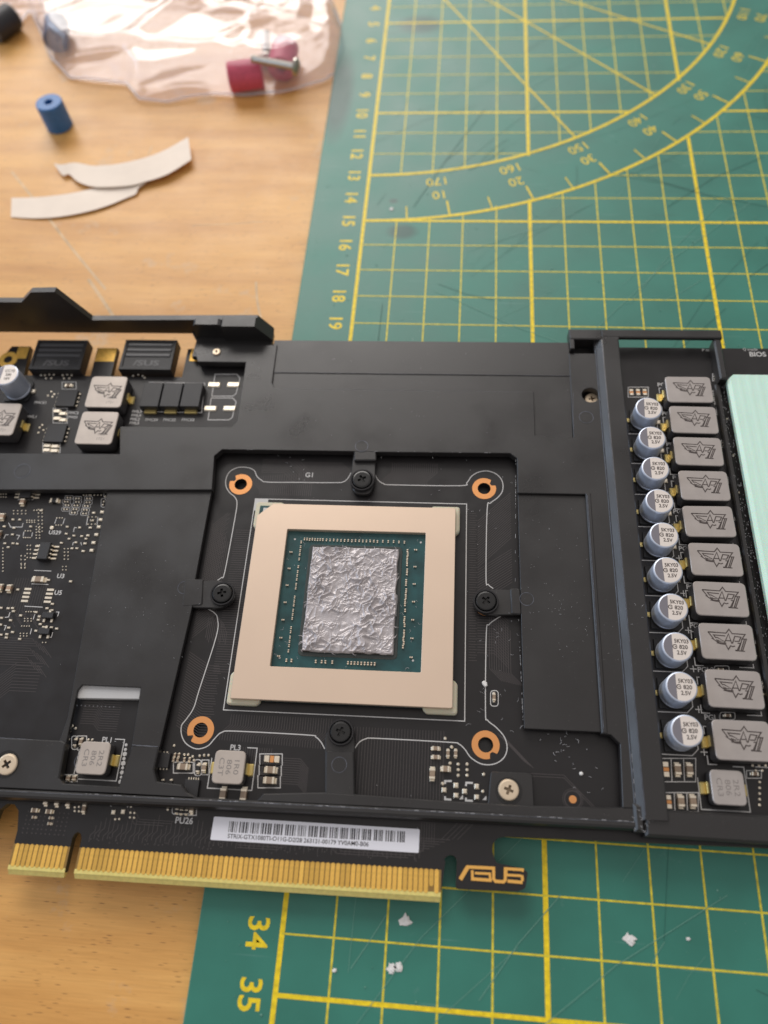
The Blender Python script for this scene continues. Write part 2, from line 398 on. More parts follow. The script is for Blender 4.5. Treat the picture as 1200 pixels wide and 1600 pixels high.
class MB:
    def __init__(s): s.v = []; s.f = []; s.m = []; s.sm = []; s.mats = []
    def mi(s, name):
        if name not in s.mats: s.mats.append(name)
        return s.mats.index(name)
    def add(s, vs, fs, m, smooth=False):
        o = len(s.v); s.v.extend(vs); k = s.mi(m)
        for f in fs:
            s.f.append(tuple(o + i for i in f)); s.m.append(k); s.sm.append(smooth)
    def cap(s, loops, z, m, up=True):
        pts = [Vector((x, y, 0)) for l in loops for x, y in l]
        tris = tessellate_polygon([[Vector((x, y, 0)) for x, y in l] for l in loops])
        fs = []
        for a, b, c in tris:
            ar = (pts[b] - pts[a]).cross(pts[c] - pts[a]).z
            if abs(ar) < 1e-9: continue
            fs.append((a, b, c) if (ar > 0) == up else (a, c, b))
        s.add([(p.x, p.y, z) for p in pts], fs, m)
    def prism(s, poly, z0, z1, m, holes=(), bev=0.0, side=None, bottom=True, bevm=None, smooth=False):
        poly = ccw(poly); holes = [list(reversed(ccw(h))) for h in holes]
        side = side or m
        for l in [poly] + holes:
            n = len(l)
            zt = z1 - bev
            vs = [(x, y, z0) for x, y in l] + [(x, y, zt) for x, y in l]
            s.add(vs, [(i, (i + 1) % n, n + (i + 1) % n, n + i) for i in range(n)], side, smooth)
            if bev:
                q = inset(l, bev)
                vs = [(x, y, zt) for x, y in l] + [(x, y, z1) for x, y in q]
                s.add(vs, [(i, (i + 1) % n, n + (i + 1) % n, n + i) for i in range(n)], bevm or m)
        top = [inset(l, bev) if bev else l for l in [poly] + holes]
        s.cap(top, z1, m)
        if bottom: s.cap([poly] + holes, z0, side, up=False)
        return s
    def box(s, x0, y0, z0, x1, y1, z1, m, bev=0.0):
        return s.prism(rect(x0, y0, x1, y1), z0, z1, m, bev=bev)
    def lathe(s, cx, cy, prof, m, n=28, smooth=True):
        """prof: list of (r, z) or (r, z, material); each span is its own band"""
        for k in range(len(prof) - 1):
            r0, z0 = prof[k][:2]; r1, z1 = prof[k + 1][:2]
            mm = prof[k + 1][2] if len(prof[k + 1]) > 2 else m
            vs = []; 
            for (r, z) in ((r0, z0), (r1, z1)):
                vs += [(cx + r * math.cos(2 * math.pi * i / n), cy + r * math.sin(2 * math.pi * i / n), z) for i in range(n)]
            s.add(vs, [(i, (i + 1) % n, n + (i + 1) % n, n + i) for i in range(n)], mm, smooth)
        return s
    def strip(s, pts, w, z, m, h=0.0, closed=False):
        """flat band of width w along a polyline"""
        n = len(pts)
        if n < 2: return s
        L, R = [], []
        for i in range(n):
            a = Vector(pts[i - 1]) if (i or closed) else None
            b = Vector(pts[i]); c = Vector(pts[(i + 1) % n]) if (i < n - 1 or closed) else None
            if a is None: u = v = (c - b)
            elif c is None: u = v = (b - a)
            else: u = b - a; v = c - b
            if u.length < 1e-7: u = v
            if v.length < 1e-7: v = u
            u = u.normalized(); v = v.normalized()
            n1 = Vector((-u.y, u.x)); n2 = Vector((-v.y, v.x)); k = max(.4, 1 + n1.dot(n2))
            o = (n1 + n2) * (w / 2 / k)
            L.append(b + o); R.append(b - o)
        vs = [(p.x, p.y, z) for p in L] + [(p.x, p.y, z) for p in R]
        rng = range(n if closed else n - 1)
        s.add(vs, [(i, n + i, n + (i + 1) % n, (i + 1) % n) for i in rng], m)
        if h:
            for side_ in (L, R):
                vs = [(p.x, p.y, z) for p in side_] + [(p.x, p.y, z - h) for p in side_]
                s.add(vs, [(i, (i + 1) % n, n + (i + 1) % n, n + i) for i in rng], m)
        return s
    def ring(s, cx, cy, r0, r1, z, m, n=32, h=0.0, a0=0, a1=2 * math.pi):
        pts = [(cx + (r0 + r1) / 2 * math.cos(a0 + (a1 - a0) * i / n), cy + (r0 + r1) / 2 * math.sin(a0 + (a1 - a0) * i / n)) for i in range(n + (0 if a1 - a0 > 6.28 else 1))]
        return s.strip(pts, r1 - r0, z, m, h, closed=(a1 - a0 > 6.28))
    def tube(s, pts, r, m, n=8):
        """round tube along 3D points"""
        rings = []
        for i, p in enumerate(pts):
            p = Vector(p)
            d = Vector(pts[min(i + 1, len(pts) - 1)]) - Vector(pts[max(i - 1, 0)])
            d.normalize()
            u = d.cross(Vector((0, 0, 1)))
            if u.length < .1: u = d.cross(Vector((0, 1, 0)))
            u.normalize(); v = d.cross(u)
            rr = r[i] if isinstance(r, (list, tuple)) else r
            rings.append([tuple(p + u * rr * math.cos(2 * math.pi * k / n) + v * rr * math.sin(2 * math.pi * k / n)) for k in range(n)])
        vs = [q for g in rings for q in g]
        fs = [(i * n + k, i * n + (k + 1) % n, (i + 1) * n + (k + 1) % n, (i + 1) * n + k) for i in range(len(pts) - 1) for k in range(n)]
        s.add(vs, fs, m, True)
        s.add(rings[0], [tuple(range(n))], m); s.add(rings[-1], [tuple(range(n))[::-1]], m)
        return s
    def text(s, txt, cx, cy, size, z, m, rot=0.0, sx=1.0, bold=0.0, align='CENTER'):
        vs, fs = text_mesh(txt, bold, align)
        c, sn = math.cos(rot), math.sin(rot)
        out = [(cx + (x * size * sx) * c - (y * size) * sn, cy + (x * size * sx) * sn + (y * size) * c, z) for x, y in vs]
        s.add(out, fs, m); return s
    def build(s, name, parent=None, label=None, kind=None, loc=None):
        me = bpy.data.meshes.new(name)
        me.from_pydata([(a * SC, b * SC, c * SC) for a, b, c in s.v], [], s.f)
        for k in s.mats: me.materials.append(X[k])
        me.polygons.foreach_set('material_index', s.m)
        me.polygons.foreach_set('use_smooth', s.sm)
        me.update()
        o = bpy.data.objects.new(name, me); S.collection.objects.link(o)
        if parent: o.parent = parent
        if loc: o.location = (loc[0] * SC, loc[1] * SC, loc[2] * SC)
        if label: o['label'] = label
        if kind: o['kind'] = kind
        return o
_tc = {}
def text_mesh(txt, bold=0.0, align='CENTER'):
    """letters as flat mesh, cap height 1, centred"""
    key = (txt, bold, align)
    if key in _tc: return _tc[key]
    cu = bpy.data.curves.new('lettering', 'FONT'); cu.body = txt; cu.size = 1.0; cu.align_x = 'LEFT'
    cu.offset = bold; cu.resolution_u = 3
    o = bpy.data.objects.new('lettering', cu); S.collection.objects.link(o)
    dg = bpy.context.evaluated_depsgraph_get(); dg.update()
    me = bpy.data.meshes.new_from_object(o.evaluated_get(dg))
    vs = [(v.co.x, v.co.y) for v in me.vertices]; fs = [tuple(p.vertices) for p in me.polygons]
    if vs:
        x0 = min(v[0] for v in vs); x1 = max(v[0] for v in vs); y0 = min(v[1] for v in vs); y1 = max(v[1] for v in vs)
        h = (y1 - y0) or 1
        cxx = (x0 + x1) / 2 if align == 'CENTER' else x0
        vs = [((x - cxx) / h, (y - (y0 + y1) / 2) / h) for x, y in vs]
    # all faces to look up
    g = []
    for f in fs:
        ar = sum(vs[f[i]][0] * vs[f[(i + 1) % len(f)]][1] - vs[f[(i + 1) % len(f)]][0] * vs[f[i]][1] for i in range(len(f)))
        g.append(f if ar > 0 else f[::-1])
    bpy.data.objects.remove(o); bpy.data.curves.remove(cu); bpy.data.meshes.remove(me)
    _tc[key] = (vs, g); return vs, g
def copy_tree(o, parent=None):
    c = o.copy(); S.collection.objects.link(c); c.parent = parent
    for ch in list(o.children): copy_tree(ch, c)
    return c
def tag(o, label, cat, group=None):
    o['label'] = label; o['category'] = cat
    if group: o['group'] = group
def empty(name, loc, rz=0.0):
    o = bpy.data.objects.new(name, None); o.empty_display_size = 1; S.collection.objects.link(o)
    o.location = loc; o.rotation_euler = (0, 0, rz); return o
def smooth_line(pts, seg=5):
    """Catmull-Rom through points"""
    out = []
    for i in range(len(pts) - 1):
        p0 = Vector(pts[max(i - 1, 0)]); p1 = Vector(pts[i]); p2 = Vector(pts[i + 1]); p3 = Vector(pts[min(i + 2, len(pts) - 1)])
        for k in range(seg):
            t = k / seg
            q = .5 * ((2 * p1) + (p2 - p0) * t + (2 * p0 - 5 * p1 + 4 * p2 - p3) * t * t + (3 * p1 - p0 - 3 * p2 + p3) * t ** 3)
            out.append((q.x, q.y))
    out.append(tuple(pts[-1])); return out
rnd = random.Random(7)

# ---------------------------------------------------------------- table and cutting mat
TZ = -2.0       # tabletop height in mm (mat top is 0)
b = MB(); b.box(-1500, -1200, TZ - 25, 900, 900, TZ, 'wood')
o = b.build('tabletop'); o['kind'] = 'structure'
b = MB()
for pts, w_ in (([(18, 268), (60, 320), (110, 385), (165, 452)], .8), ([(138, 436), (160, 468), (186, 508)], 1.0), ([(400, 440), (402, 470), (408, 500)], .7), ([(300, 352), (360, 350), (410, 346)], .35), ([(238, 228), (232, 242)], .5)):
    b.strip(smooth_line([tuple(q * 10 for q in M(a_, c_, TZ / 10)) for a_, c_ in pts]), w_, TZ + .012, 'scuff')
b.build('surface_scratches', o, kind='stuff')
mat_root = empty('cutting_mat', (0, 0, 0))
tag(mat_root, 'green self-healing cutting mat with yellow centimetre grid and protractor arcs', 'cutting mat')
b = MB(); b.prism(rpoly(rect(-16.5, -470, 320, 30), 5), TZ + .02, 0, 'green', bev=.25)
b.build('mat_sheet', mat_root)
def clip_band(p, q, keep):
    """split the segment p-q into steps, keeping those for which keep(mid) holds"""
    n = 160; out = []; cur = None
    for i in range(n):
        a = i / n; c = (i + 1) / n; m = (a + c) / 2
        x = p[0] + (q[0] - p[0]) * m; y = p[1] + (q[1] - p[1]) * m
        if keep(x, y): cur = (cur[0], c) if cur else (a, c)
        elif cur: out.append(cur); cur = None
    if cur: out.append(cur)
    return [((p[0] + (q[0] - p[0]) * a, p[1] + (q[1] - p[1]) * a), (p[0] + (q[0] - p[0]) * c, p[1] + (q[1] - p[1]) * c)) for a, c in out]
def outside_band(x, y):
    r = math.hypot(x, y); return not (130 < r < 150 and y < 0 and x > 0)
thin, bold = MB(), MB()
for k in range(0, 31):
    for a, c in clip_band((k * 10, 0), (k * 10, -450), outside_band):
        (bold if k % 5 == 0 else thin).strip([a, c], 1.0 if k % 5 == 0 else .40, .03 if k % 5 == 0 else .02, 'yellow' if k % 5 == 0 else 'yellow_thin')
for k in range(0, 46):
    for a, c in clip_band((0, -k * 10), (300, -k * 10), outside_band):
        (bold if k % 5 == 0 else thin).strip([a, c], .8 if k % 5 == 0 else .36, .045 if k % 5 == 0 else .035, 'yellow' if k % 5 == 0 else 'yellow_thin')
thin.build('thin_grid_lines', mat_root); bold.build('bold_grid_lines', mat_root)
arc = MB()
for R_ in (130, 150):
    arc.strip([(R_ * math.sin(math.radians(d)), -R_ * math.cos(math.radians(d))) for d in range(0, 91)], 1.0, .06, 'yellow')
for d in (30, 45, 60):
    arc.strip([(20 * math.sin(math.radians(d)), -20 * math.cos(math.radians(d))), (130 * math.sin(math.radians(d)), -130 * math.cos(math.radians(d)))], .6, .055, 'yellow')
for d in range(5, 90, 5):
    L_ = 6.5 if d % 10 == 0 else 5.5
    s_, c_ = math.sin(math.radians(d)), math.cos(math.radians(d))
    arc.strip([(150 * s_, -150 * c_), ((150 - L_) * s_, -(150 - L_) * c_)], .55 if d % 10 == 0 else .4, .07, 'yellow')
arc.build('protractor', mat_root)
for d in range(10, 90, 10):
    s_, c_ = math.sin(math.radians(d - .9)), math.cos(math.radians(d - .9))
    for t_, r_ in ((str(d), 140.6), (str(180 - d), 134.6)):
        num = MB(); num.text(t_, r_ * s_, -r_ * c_, 3.4, .03, 'yellow', rot=math.radians(d) + math.pi); num.build('angle_number', mat_root)
for k in range(1, 46):
    num = MB(); num.text(str(k), -4.7, -k * 10 - .3, 4.3 if k > 20 else 3.9, .03, 'yellow', bold=.018, rot=-math.pi / 2, sx=1.0); num.build('ruler_number', mat_root, kind='stuff' if k == 11 else None)
# worn stains on the mat near the far edge
b = MB()

# knife cuts: fine raised-lip scratches, mostly running the same slanted ways
kc = MB(); rk = random.Random(21)
for k in range(230):
    x = rk.uniform(0, 190); y = rk.uniform(-390, -10); L_ = rk.choice((4, 9, 16, 30, 60)) * rk.uniform(.6, 1.3); a = rk.choice((.75, .6, -.4, 1.5, .95)) + rk.gauss(0, .12); w_ = rk.uniform(.05, .13)
    c_, s_ = math.cos(a), math.sin(a); cv = rk.uniform(-.05, .05) * L_
    kc.strip([(x, y), (x + L_ * .5 * c_ - cv * s_, y + L_ * .5 * s_ + cv * c_), (x + L_ * c_, y + L_ * s_)], w_, .075 + k * .0004, 'cut_pale' if k % 3 else 'cut_dark')
for k in range(1100):
    x = rk.uniform(-14, 190); y = rk.uniform(-400, -5); r_ = .05 + .16 * rk.random() ** 3
    kc.prism(circ(x, y, r_, 5, rk.random()), .03, .18, 'cut_pale', bottom=False)
kc.build('knife_cuts_and_specks', mat_root, kind='stuff')
# ---------------------------------------------------------------- graphics card
card = empty('graphics_card', CARD, CTH)
tag(card, 'bare black graphics card without its cooler, thermal paste smeared on the square chip', 'graphics card')
# --- circuit board
TH = 1.6
def P(pts, z=0): return GP(pts, z)
pcb = MB()
slotL = P([(22, 1316), (35, 1275), (33, 1262), (24, 1256), (14, 1262), (3, 1285), (-6, 1330)])
xf0, xf1, xk0, xk1 = -85.2, -73.55, -71.65, 0.0
outline = [(-150, 12), (-90.6, 7)] + [(-90.0, 11.6), (-88.8, 12.8), (-87.2, 12.8), (-86.0, 11.6), (-85.2, 8)] + \
    [(xf0, 1.0), (xf0 + .5, .9), (xf1 - .4, .9), (xf1, 1.2), (xf1, 7.2), (-73.2, 8.0), (-72.6, 8.35), (-72.0, 8.0), (xk0, 7.2), (xk0, 1.2), (xk0 + .4, .9), (-.3, .9), (0, 1.2)]
outline += rpoly(P([(693, 1345), (696, 1339), (704, 1335), (711, 1338), (714, 1345), (712, 1389)]) + P([(752, 1391), (810, 1393), (821, 1388)]) + P([(825, 1362), (812, 1356), (775, 1348), (769, 1330), (770, 1318), (778, 1309), (790, 1307), (1200, 1325)]), .5, 3)[0:]
outline += [(110, 11.9), (110, 131.9), (-68.4, 131.9)]
# slots in the far edge where the power sockets sit
outline += [(-68.4, 130.4), (-71.8, 130.0), (-71.8, 120.6), (-91.4, 120.6), (-91.6, 130.1), (-97.3, 130.1), (-97.1, 120.6), (-115.8, 120.6), (-116.6, 130.4), (-122, 130.4), (-124, 126), (-150, 126)]
hole_pos = [(-51.1, 88.4), (8.35, 88.8), (-51.1, 29.3), (8.5, 29.15)]
holes = [circ(x, y, 1.55, 20) for x, y in hole_pos]
pcb.prism(outline, -TH, 0, 'pcb', holes=holes, side='pcb_side')
board = pcb.build('circuit_board', card)
# chamfered, bare fibreglass nose under the gold fingers
b = MB()
for x0, x1 in ((xf0, xf1), (xk0, xk1)):
    vs = [(x0, 1.0, .004), (x1, 1.0, .004), (x1 - .15, .0, -.55), (x0 + .15, .0, -.55), (x0 + .15, .0, -1.1), (x1 - .15, .0, -1.1), (x0, 1.0, -TH), (x1, 1.0, -TH)]
    b.add(vs, [(0, 3, 2, 1), (3, 4, 5, 2), (4, 6, 7, 5)], 'pcb_edge')
    b.add([(x0, 1.0, .004), (x0 + .15, 0, -.55), (x0 + .15, 0, -1.1), (x0, 1, -TH)], [(0, 1, 2, 3)], 'pcb_edge')
    b.add([(x1, 1.0, .004), (x1 - .15, 0, -.55), (x1 - .15, 0, -1.1), (x1, 1, -TH)], [(3, 2, 1, 0)], 'pcb_edge')
    b.add([(x0, .9, .012), (x1, .9, .012), (x1, 1.7, .012), (x0, 1.7, .012)], [(0, 1, 2, 3)], 'pcb_edge')
    # laminate showing between the contacts
    b.add([(x0, 1.7, .012), (x1, 1.7, .012), (x1, 5.55, .012), (x0, 5.55, .012)], [(0, 1, 2, 3)], 'finger_gap')
b.build('bevelled_edge', card)
def finger_mesh(y0):
    f = MB()
    f.prism([(-.40, 5.35), (-.40, y0 + .25), (-.12, y0), (.12, y0), (.40, y0 + .25), (.40, 5.35), (.15, 5.62), (-.15, 5.62)], .0, .05, 'gold', bev=.03, bottom=False)
    return f
f0 = finger_mesh(1.45).build('gold_finger', card); first = True
fx = [xf0 + .82 + k for k in range(11)] + [xk0 + .82 + k for k in range(71)]
for k, x in enumerate(fx):
    o = f0 if k == 0 else f0.copy()
    if k: S.collection.objects.link(o)
    o.location = (x * SC, 0, .002)
    if k == 80:
        sh = finger_mesh(2.6).build('gold_finger', card, label='shorter gold contact'); sh.location = o.location; bpy.data.objects.remove(o)

# --- silkscreen and traces
sk = MB()
def sktext(*a, **k):
    q = MB(); q.text(*a, **k); q.build('silkscreen_text', card)
SW = .21
sx0, sy0, sx1, sy1 = -46.9, 33.7, 4.2, 84.5
sk.strip([(sx0, sy0), (sx1, sy0), (sx1, sy1), (sx0, sy1)], SW, .02, 'silk', closed=True)
sk.prism([(sx0, sy1), (sx0, sy1 - 3.2), (sx0 + .9, sy1 - 3.2), (sx0 + .9, sy1 - .9), (sx0 + 3.2, sy1 - .9), (sx0 + 3.2, sy1)], 0, .025, 'silk', bottom=False)
s6 = lambda pts: [G(320 + x * .43333, 690 + y * .43333, 0) for x, y in pts]
def silk_line(pts, seg=5): sk.strip(smooth_line(pts, seg), SW, .02, 'silk')
silk_line(s6([(527, 112), (516, 132), (500, 145), (470, 148), (330, 147), (225, 146), (203, 138), (188, 125), (178, 104), (155, 94), (122, 93), (92, 107), (78, 130), (76, 158), (88, 182), (108, 200), (116, 222), (108, 280), (72, 470), (60, 490), (46, 500)]))
silk_line(s6([(612, 115), (625, 138), (645, 152), (680, 156), (920, 159), (945, 148), (962, 125), (988, 110), (1020, 106), (1052, 118), (1072, 142), (1074, 175), (1058, 200), (1030, 222), (1018, 245), (1014, 490), (1022, 515), (1040, 530)]))
silk_line(s6([(12, 604), (35, 618), (46, 640), (42, 700), (-20, 895), (-40, 960), (-66, 1000), (-84, 1025), (-83, 1060), (-66, 1090), (-30, 1108), (10, 1098), (38, 1068), (62, 1048), (110, 1044), (370, 1058), (400, 1065), (420, 1085), (432, 1108)]))
silk_line(s6([(540, 1108), (556, 1085), (580, 1072), (620, 1070), (880, 1084), (915, 1090), (938, 1110), (960, 1140), (1000, 1163), (1045, 1162), (1078, 1140), (1090, 1105), (1080, 1065), (1050, 1030), (1020, 1005), (1012, 970), (1015, 690), (1025, 660), (1050, 640), (1068, 630)]))
sktext('G1', *G(483, 742), 1.35, .02, 'silk', bold=.02)
sktext('PL3', *G(368, 1168), 1.15, .02, 'silk', bold=.02)
sktext('PL1', *G(167, 1156), 1.15, .02, 'silk', bold=.02)
sktext('PU26', *G(288, 1282), 1.25, .02, 'silk', bold=.02)
sktext('U529', *G(86, 832), 1.05, .02, 'silk', bold=.02)
sktext('U3', *G(95, 900), 1.15, .02, 'silk', bold=.02)
sktext('U5', *G(91, 926), 1.15, .02, 'silk', bold=.02)
sktext('BIOS', *G(1184, 553.5), 1.5, .02, 'silk', bold=.02)
sktext('Q mode', *G(1172, 546.3), .9, .02, 'silk')
sktext('P mode', *G(1108, 547), .8, .02, 'silk')
for t_, p_ in (('PMCE9', (237, 656)), ('PMCE5', (265, 656)), ('PMCE8', (294, 656)), ('PML3', (214, 643)), ('PML4', (213, 649)), ('PML2', (211, 655)), ('PML5', (210, 661)), ('PMCE1', (63, 629)), ('PML1', (50, 651)), ('PMC2', (115, 645)), ('PMQ2', (114, 652))):
    sktext(t_, *G(*p_), .85, .02, 'silk', bold=.02)
for k, (t_, p_) in enumerate((('PGL1', (1113, 1121)), ('PGL2', (1103, 1046.5)), ('PGL3', (1090, 978)), ('PG', (1079, 917)), ('PGL', (1070, 857)), ('PG', (1058, 799)), ('PC', (1057, 746)), ('PC', (1047, 694)), ('PC', (1040, 646)), ('PC', (1033, 601)))):
    sktext(t_, *G(*p_), 1.15, .02, 'silk', bold=.02)
for t_, p_ in (('PQU10', (1117.5, 621)), ('PQU9', (1129.5, 665)), ('PQU8', (1140, 722)), ('PQU7', (1151.5, 783)), ('PQU6', (1157.5, 830)), ('PQU5', (1166, 892)), ('PQU4', (1177.5, 951)), ('PQU3', (1190, 1016)), ('PQU2', (1201, 1095))):
    sktext(t_.replace('Q', 'O'), *G(*p_), 1.1, .02, 'silk', bold=.02, rot=math.pi / 2)
sk.build('silkscreen_lines', card, kind='stuff')

tr = MB()
_bz = [.008]
def bundle(start, n, pitch, path, w=.13):
    """parallel lines: path is a list of (dx, dy) legs, each line offset sideways with 45 degree mitres"""
    _bz[0] += .0004
    for k in range(n):
        p = Vector(start(k)); pts = [tuple(p)]
        for leg in path(k):
            p = p + Vector(leg); pts.append(tuple(p))
        tr.strip(pts, w, _bz[0], 'trace')
# left of the chip: long verticals with slanted feet
bundle(lambda k: (-56.6 + k * .42, 78.5 - k * .42 - (k % 3) * .5), 12, .42, lambda k: [(0, -20 + k * .1), (3.2, -3.2), (0, -6 + k * .3)])
bundle(lambda k: (-56.5, 77 - k * .62), 46, .62, lambda k: [(3.4 + (k % 2) * .6, 3.4 + (k % 2) * .6)])
bundle(lambda k: (-56.5, 46 - k * .55), 30, .55, lambda k: [(5.0, -2.9), (2.2 + (k % 4) * .2, 0)])
bundle(lambda k: (-50.5, 76 - k * .56), 62, .56, lambda k: [(4.4 + .5 * math.sin(k * .4), 0)])
# right of the chip: tilted fans
bundle(lambda k: (6.8, 80 - k * .62), 52, .62, lambda k: [(7.8, 7.8 if k < 20 else 5.5)] if k < 34 else [(3.6, 0), (3.2, -3.2)])
bundle(lambda k: (4.9, 82 - k * .6), 60, .6, lambda k: [(1.5 + .3 * (k % 2), 0)])
bundle(lambda k: (9.4 + k * .5, 60 - k * .7), 10, .5, lambda k: [(0, -15 + k * .6), (2.6, -2.6)])
# above the chip
bundle(lambda k: (-46 + k * .5, 85.6), 26, .5, lambda k: [(0, 1.2 + .07 * k), (-2.0 + k * .08, 2.2), (0, 1.6)])
bundle(lambda k: (-40 + k * .46, 95.2), 30, .46, lambda k: [(3.2, -3.2), (0, -2.2)])
bundle(lambda k: (-14 + k * .52, 95.4), 22, .52, lambda k: [(0, -2.6), (-2.4, -2.4), (0, -1.2)])
bundle(lambda k: (-46.5, 95.6 - k * .45), 9, .45, lambda k: [(9 - k * .4, 0), (3, -3)])
# below the chip
bundle(lambda k: (-45 + k * .55, 32.9), 40, .55, lambda k: [(0, -2.2 - .02 * k), (-1.8, -1.8), (0, -1.4)])
bundle(lambda k: (-44 + k * .5, 26.3), 18, .5, lambda k: [(0, -3 - k * .12), (3 - k * .1, -3 + k * .1)])
bundle(lambda k: (-20.5 + k * .62, 31.5), 34, .62, lambda k: [(0, -14)])
bundle(lambda k: (-34.5, 24.5 - k * .45), 12, .45, lambda k: [(5.2, 0), (1.9, -1.9)])
# bottom band between the rail and the gold contacts
bundle(lambda k: (-70 + k * .9, 7.0 + (k % 3) * .3), 74, .9, lambda k: [(0, .9), (.8, .8), (0, 1.0 + (k % 5) * .5)])
bundle(lambda k: (-64.5 + k * .5, 14.6), 3, .5, lambda k: [(3, -4.2 + k * .45), (6 + k, 0)])
bundle(lambda k: (-40, 7.3 + k * .45), 9, .45, lambda k: [(8 + k, 0), (1.3, 1.3), (9, 0), (1.3, -1.3), (14, 0)])
bundle(lambda k: (-4 + k * .5, 14.2), 6, .5, lambda k: [(0, -4.0)])
bundle(lambda k: (3.5 + k * 1.0, 14.5), 4, 1, lambda k: [(-3.5, -3.5)])
# left board area
bundle(lambda k: (-108, 47.5 - k * .55), 12, .55, lambda k: [(15 + (k % 4), 0), (2.5, -2.5)])
bundle(lambda k: (-106, 39.0 - k * .7), 10, .7, lambda k: [(8, 0), (3, 3), (6, 0)])
bundle(lambda k: (-101 + k * .6, 62), 14, .6, lambda k: [(0, -8 - (k % 3)), (2, -2)])
bundle(lambda k: (-77.5, 38 - k * .5), 18, .5, lambda k: [(3, 0), (1.3, -1.3), (4, 0)], w=.11)
# bottom right pocket
bundle(lambda k: (11 + k * .5, 31.5 - k * .3), 4, .5, lambda k: [(5.5, -5.5)])
bundle(lambda k: (15 , 24 - k * .5), 2, .5, lambda k: [(9, 0), (6.5, -6.5)])
tr.build('copper_traces', card, kind='stuff')
# --- vias: tiny dots
vi = MB()
def via(x, y, r=.16, m='trace'): vi.prism(circ(x, y, r, 6), 0, .02, m, bottom=False)
for k in range(60):
    via(-84 + (k % 10) * .95 + rnd.uniform(-.1, .1), 7.6 + (k // 10) * .8)
for k in range(70): via(rnd.uniform(-70, -2), rnd.uniform(6.6, 8.0), .14)
for k in range(10): via(-79 + k * .9, 33.2 + (k % 2) * .05, .17, 'grease')
for k in range(4): via(-73.5 + k * .95, 31.0, .22, 'smd_black')
vi.build('vias', card, kind='stuff')

# --- copper rings round the mounting holes, plated with a notch
for (x, y), a in zip(hole_pos, (2.5, .65, 3.85, 5.3)):
    c = MB()
    n = 40; pts_o = []
    R1 = 2.85
    for i in range(n):
        t = 2 * math.pi * i / n
        d = abs((t - a + math.pi) % (2 * math.pi) - math.pi)
        pts_o.append((x + (R1 if d > .22 else R1 - .95) * math.cos(t), y + (R1 if d > .22 else R1 - .95) * math.sin(t)))
    c.prism(pts_o, 0, .05, 'copper', holes=[circ(x, y, 1.55, 20)], bottom=False)
    c.lathe(x, y, [(1.55, .05), (1.5, -.2), (1.5, -TH)], 'rubber', n=20)
    c.build('mounting_ring', card)

# --- cover plate -----------------------------------------------------------
pl = MB(); PZ = 2.8
main = P([(-160, 707), (187, 709), (187, 666), (362, 667), (370, 659), (384, 566), (309, 565), (304, 548), (316, 537), (433, 539), (425, 598), (429, 606), (452, 608), (834, 612), (836, 680), (896, 683), (889, 552), (936, 552), (943, 640), (949, 760), (992, 1263), (973, 1262), (969, 1162), (955, 1148), (940, 1146), (915, 772), (809, 770), (808, 716), (797, 708), (588, 706), (552, 705), (347, 702), (335, 712), (331, 765), (-160, 765)], PZ)
pl.prism(main, .9, PZ, 'plate', holes=[circ(*G(923, 617, PZ), 2.15, 28)], bev=.12)
# recessed far band in two steps
pl.prism([(-48.2, 115.15), (20.4, 115.15), (20.4, 102.3), (29.6, 102.3), (30.2, 131.0), (-47.4, 131.0)], .6, 2.25, 'plate')
pl.prism([(-48.0, 120.6), (30.2, 120.6), (30.2, 131.4), (-47.6, 131.4)], .3, 2.40, 'plate', bev=.1)
# pocket right of the chip window
pl.prism([(16.2, 32.4), (31.7, 32.4), (31.9, 86.4), (16.1, 86.4)], .7, 2.05, 'plate', bev=.08)
# narrow raised lip down the pocket's right side
pl.prism([(31.5, 32.0), (32.6, 32.0), (32.8, 86.6), (31.7, 86.6)], .8, 2.95, 'plate', bev=.15)
# lower-left sheet with its window
ls = P([(168, 765), (331, 765), (305, 905), (300, 948), (247, 1170), (206, 1166), (220, 1074), (128, 1070), (121, 1078), (101, 1163), (-160, 1150), (-160, 1144), (106, 1150)], 1.9)
ls = P([(168, 765), (331, 765), (305, 905), (300, 948), (249, 1168), (206, 1166), (220, 1074), (128, 1070), (121, 1078), (103, 1161), (92, 1160), (106, 1120)], 1.9)
pl.prism(ls, .8, 1.9, 'plate', bev=.1)
# bottom rail
rail_top = [(-160, 1146), (95, 1157), (102, 1161), (92, 1216), (98, 1224), (185, 1229), (206, 1164), (248, 1168), (240, 1203), (245, 1221), (283, 1226), (292, 1238), (312, 1249), (392, 1254), (402, 1250), (411, 1240), (505, 1238), (555, 1241), (690, 1251), (830, 1259), (1010, 1262), (1012, 1287), (640, 1264), (385, 1252), (130, 1238), (-160, 1224)]
pl.prism(P(rail_top, PZ), .5, PZ, 'plate', bev=.25)
# rounded front lip of the rail
lipc = [(-110, 14.0), (-75, 14.25), (-38, 14.6), (-6, 14.75), (37, 14.95)]
for (a, c) in zip(lipc[:-1], lipc[1:]):
    prof = [(1.15, 2.75), (.75, 3.15), (.1, 3.2), (-.35, 2.9), (-.65, 2.2), (-.8, .3), (1.15, .3)]
    n = len(prof)
    vs = [(a[0], a[1] + q[0], q[1]) for q in prof] + [(c[0], c[1] + q[0], q[1]) for q in prof]
    pl.add(vs, [(i, n + i, n + (i + 1) % n, (i + 1) % n) for i in range(n)], 'plate', False)
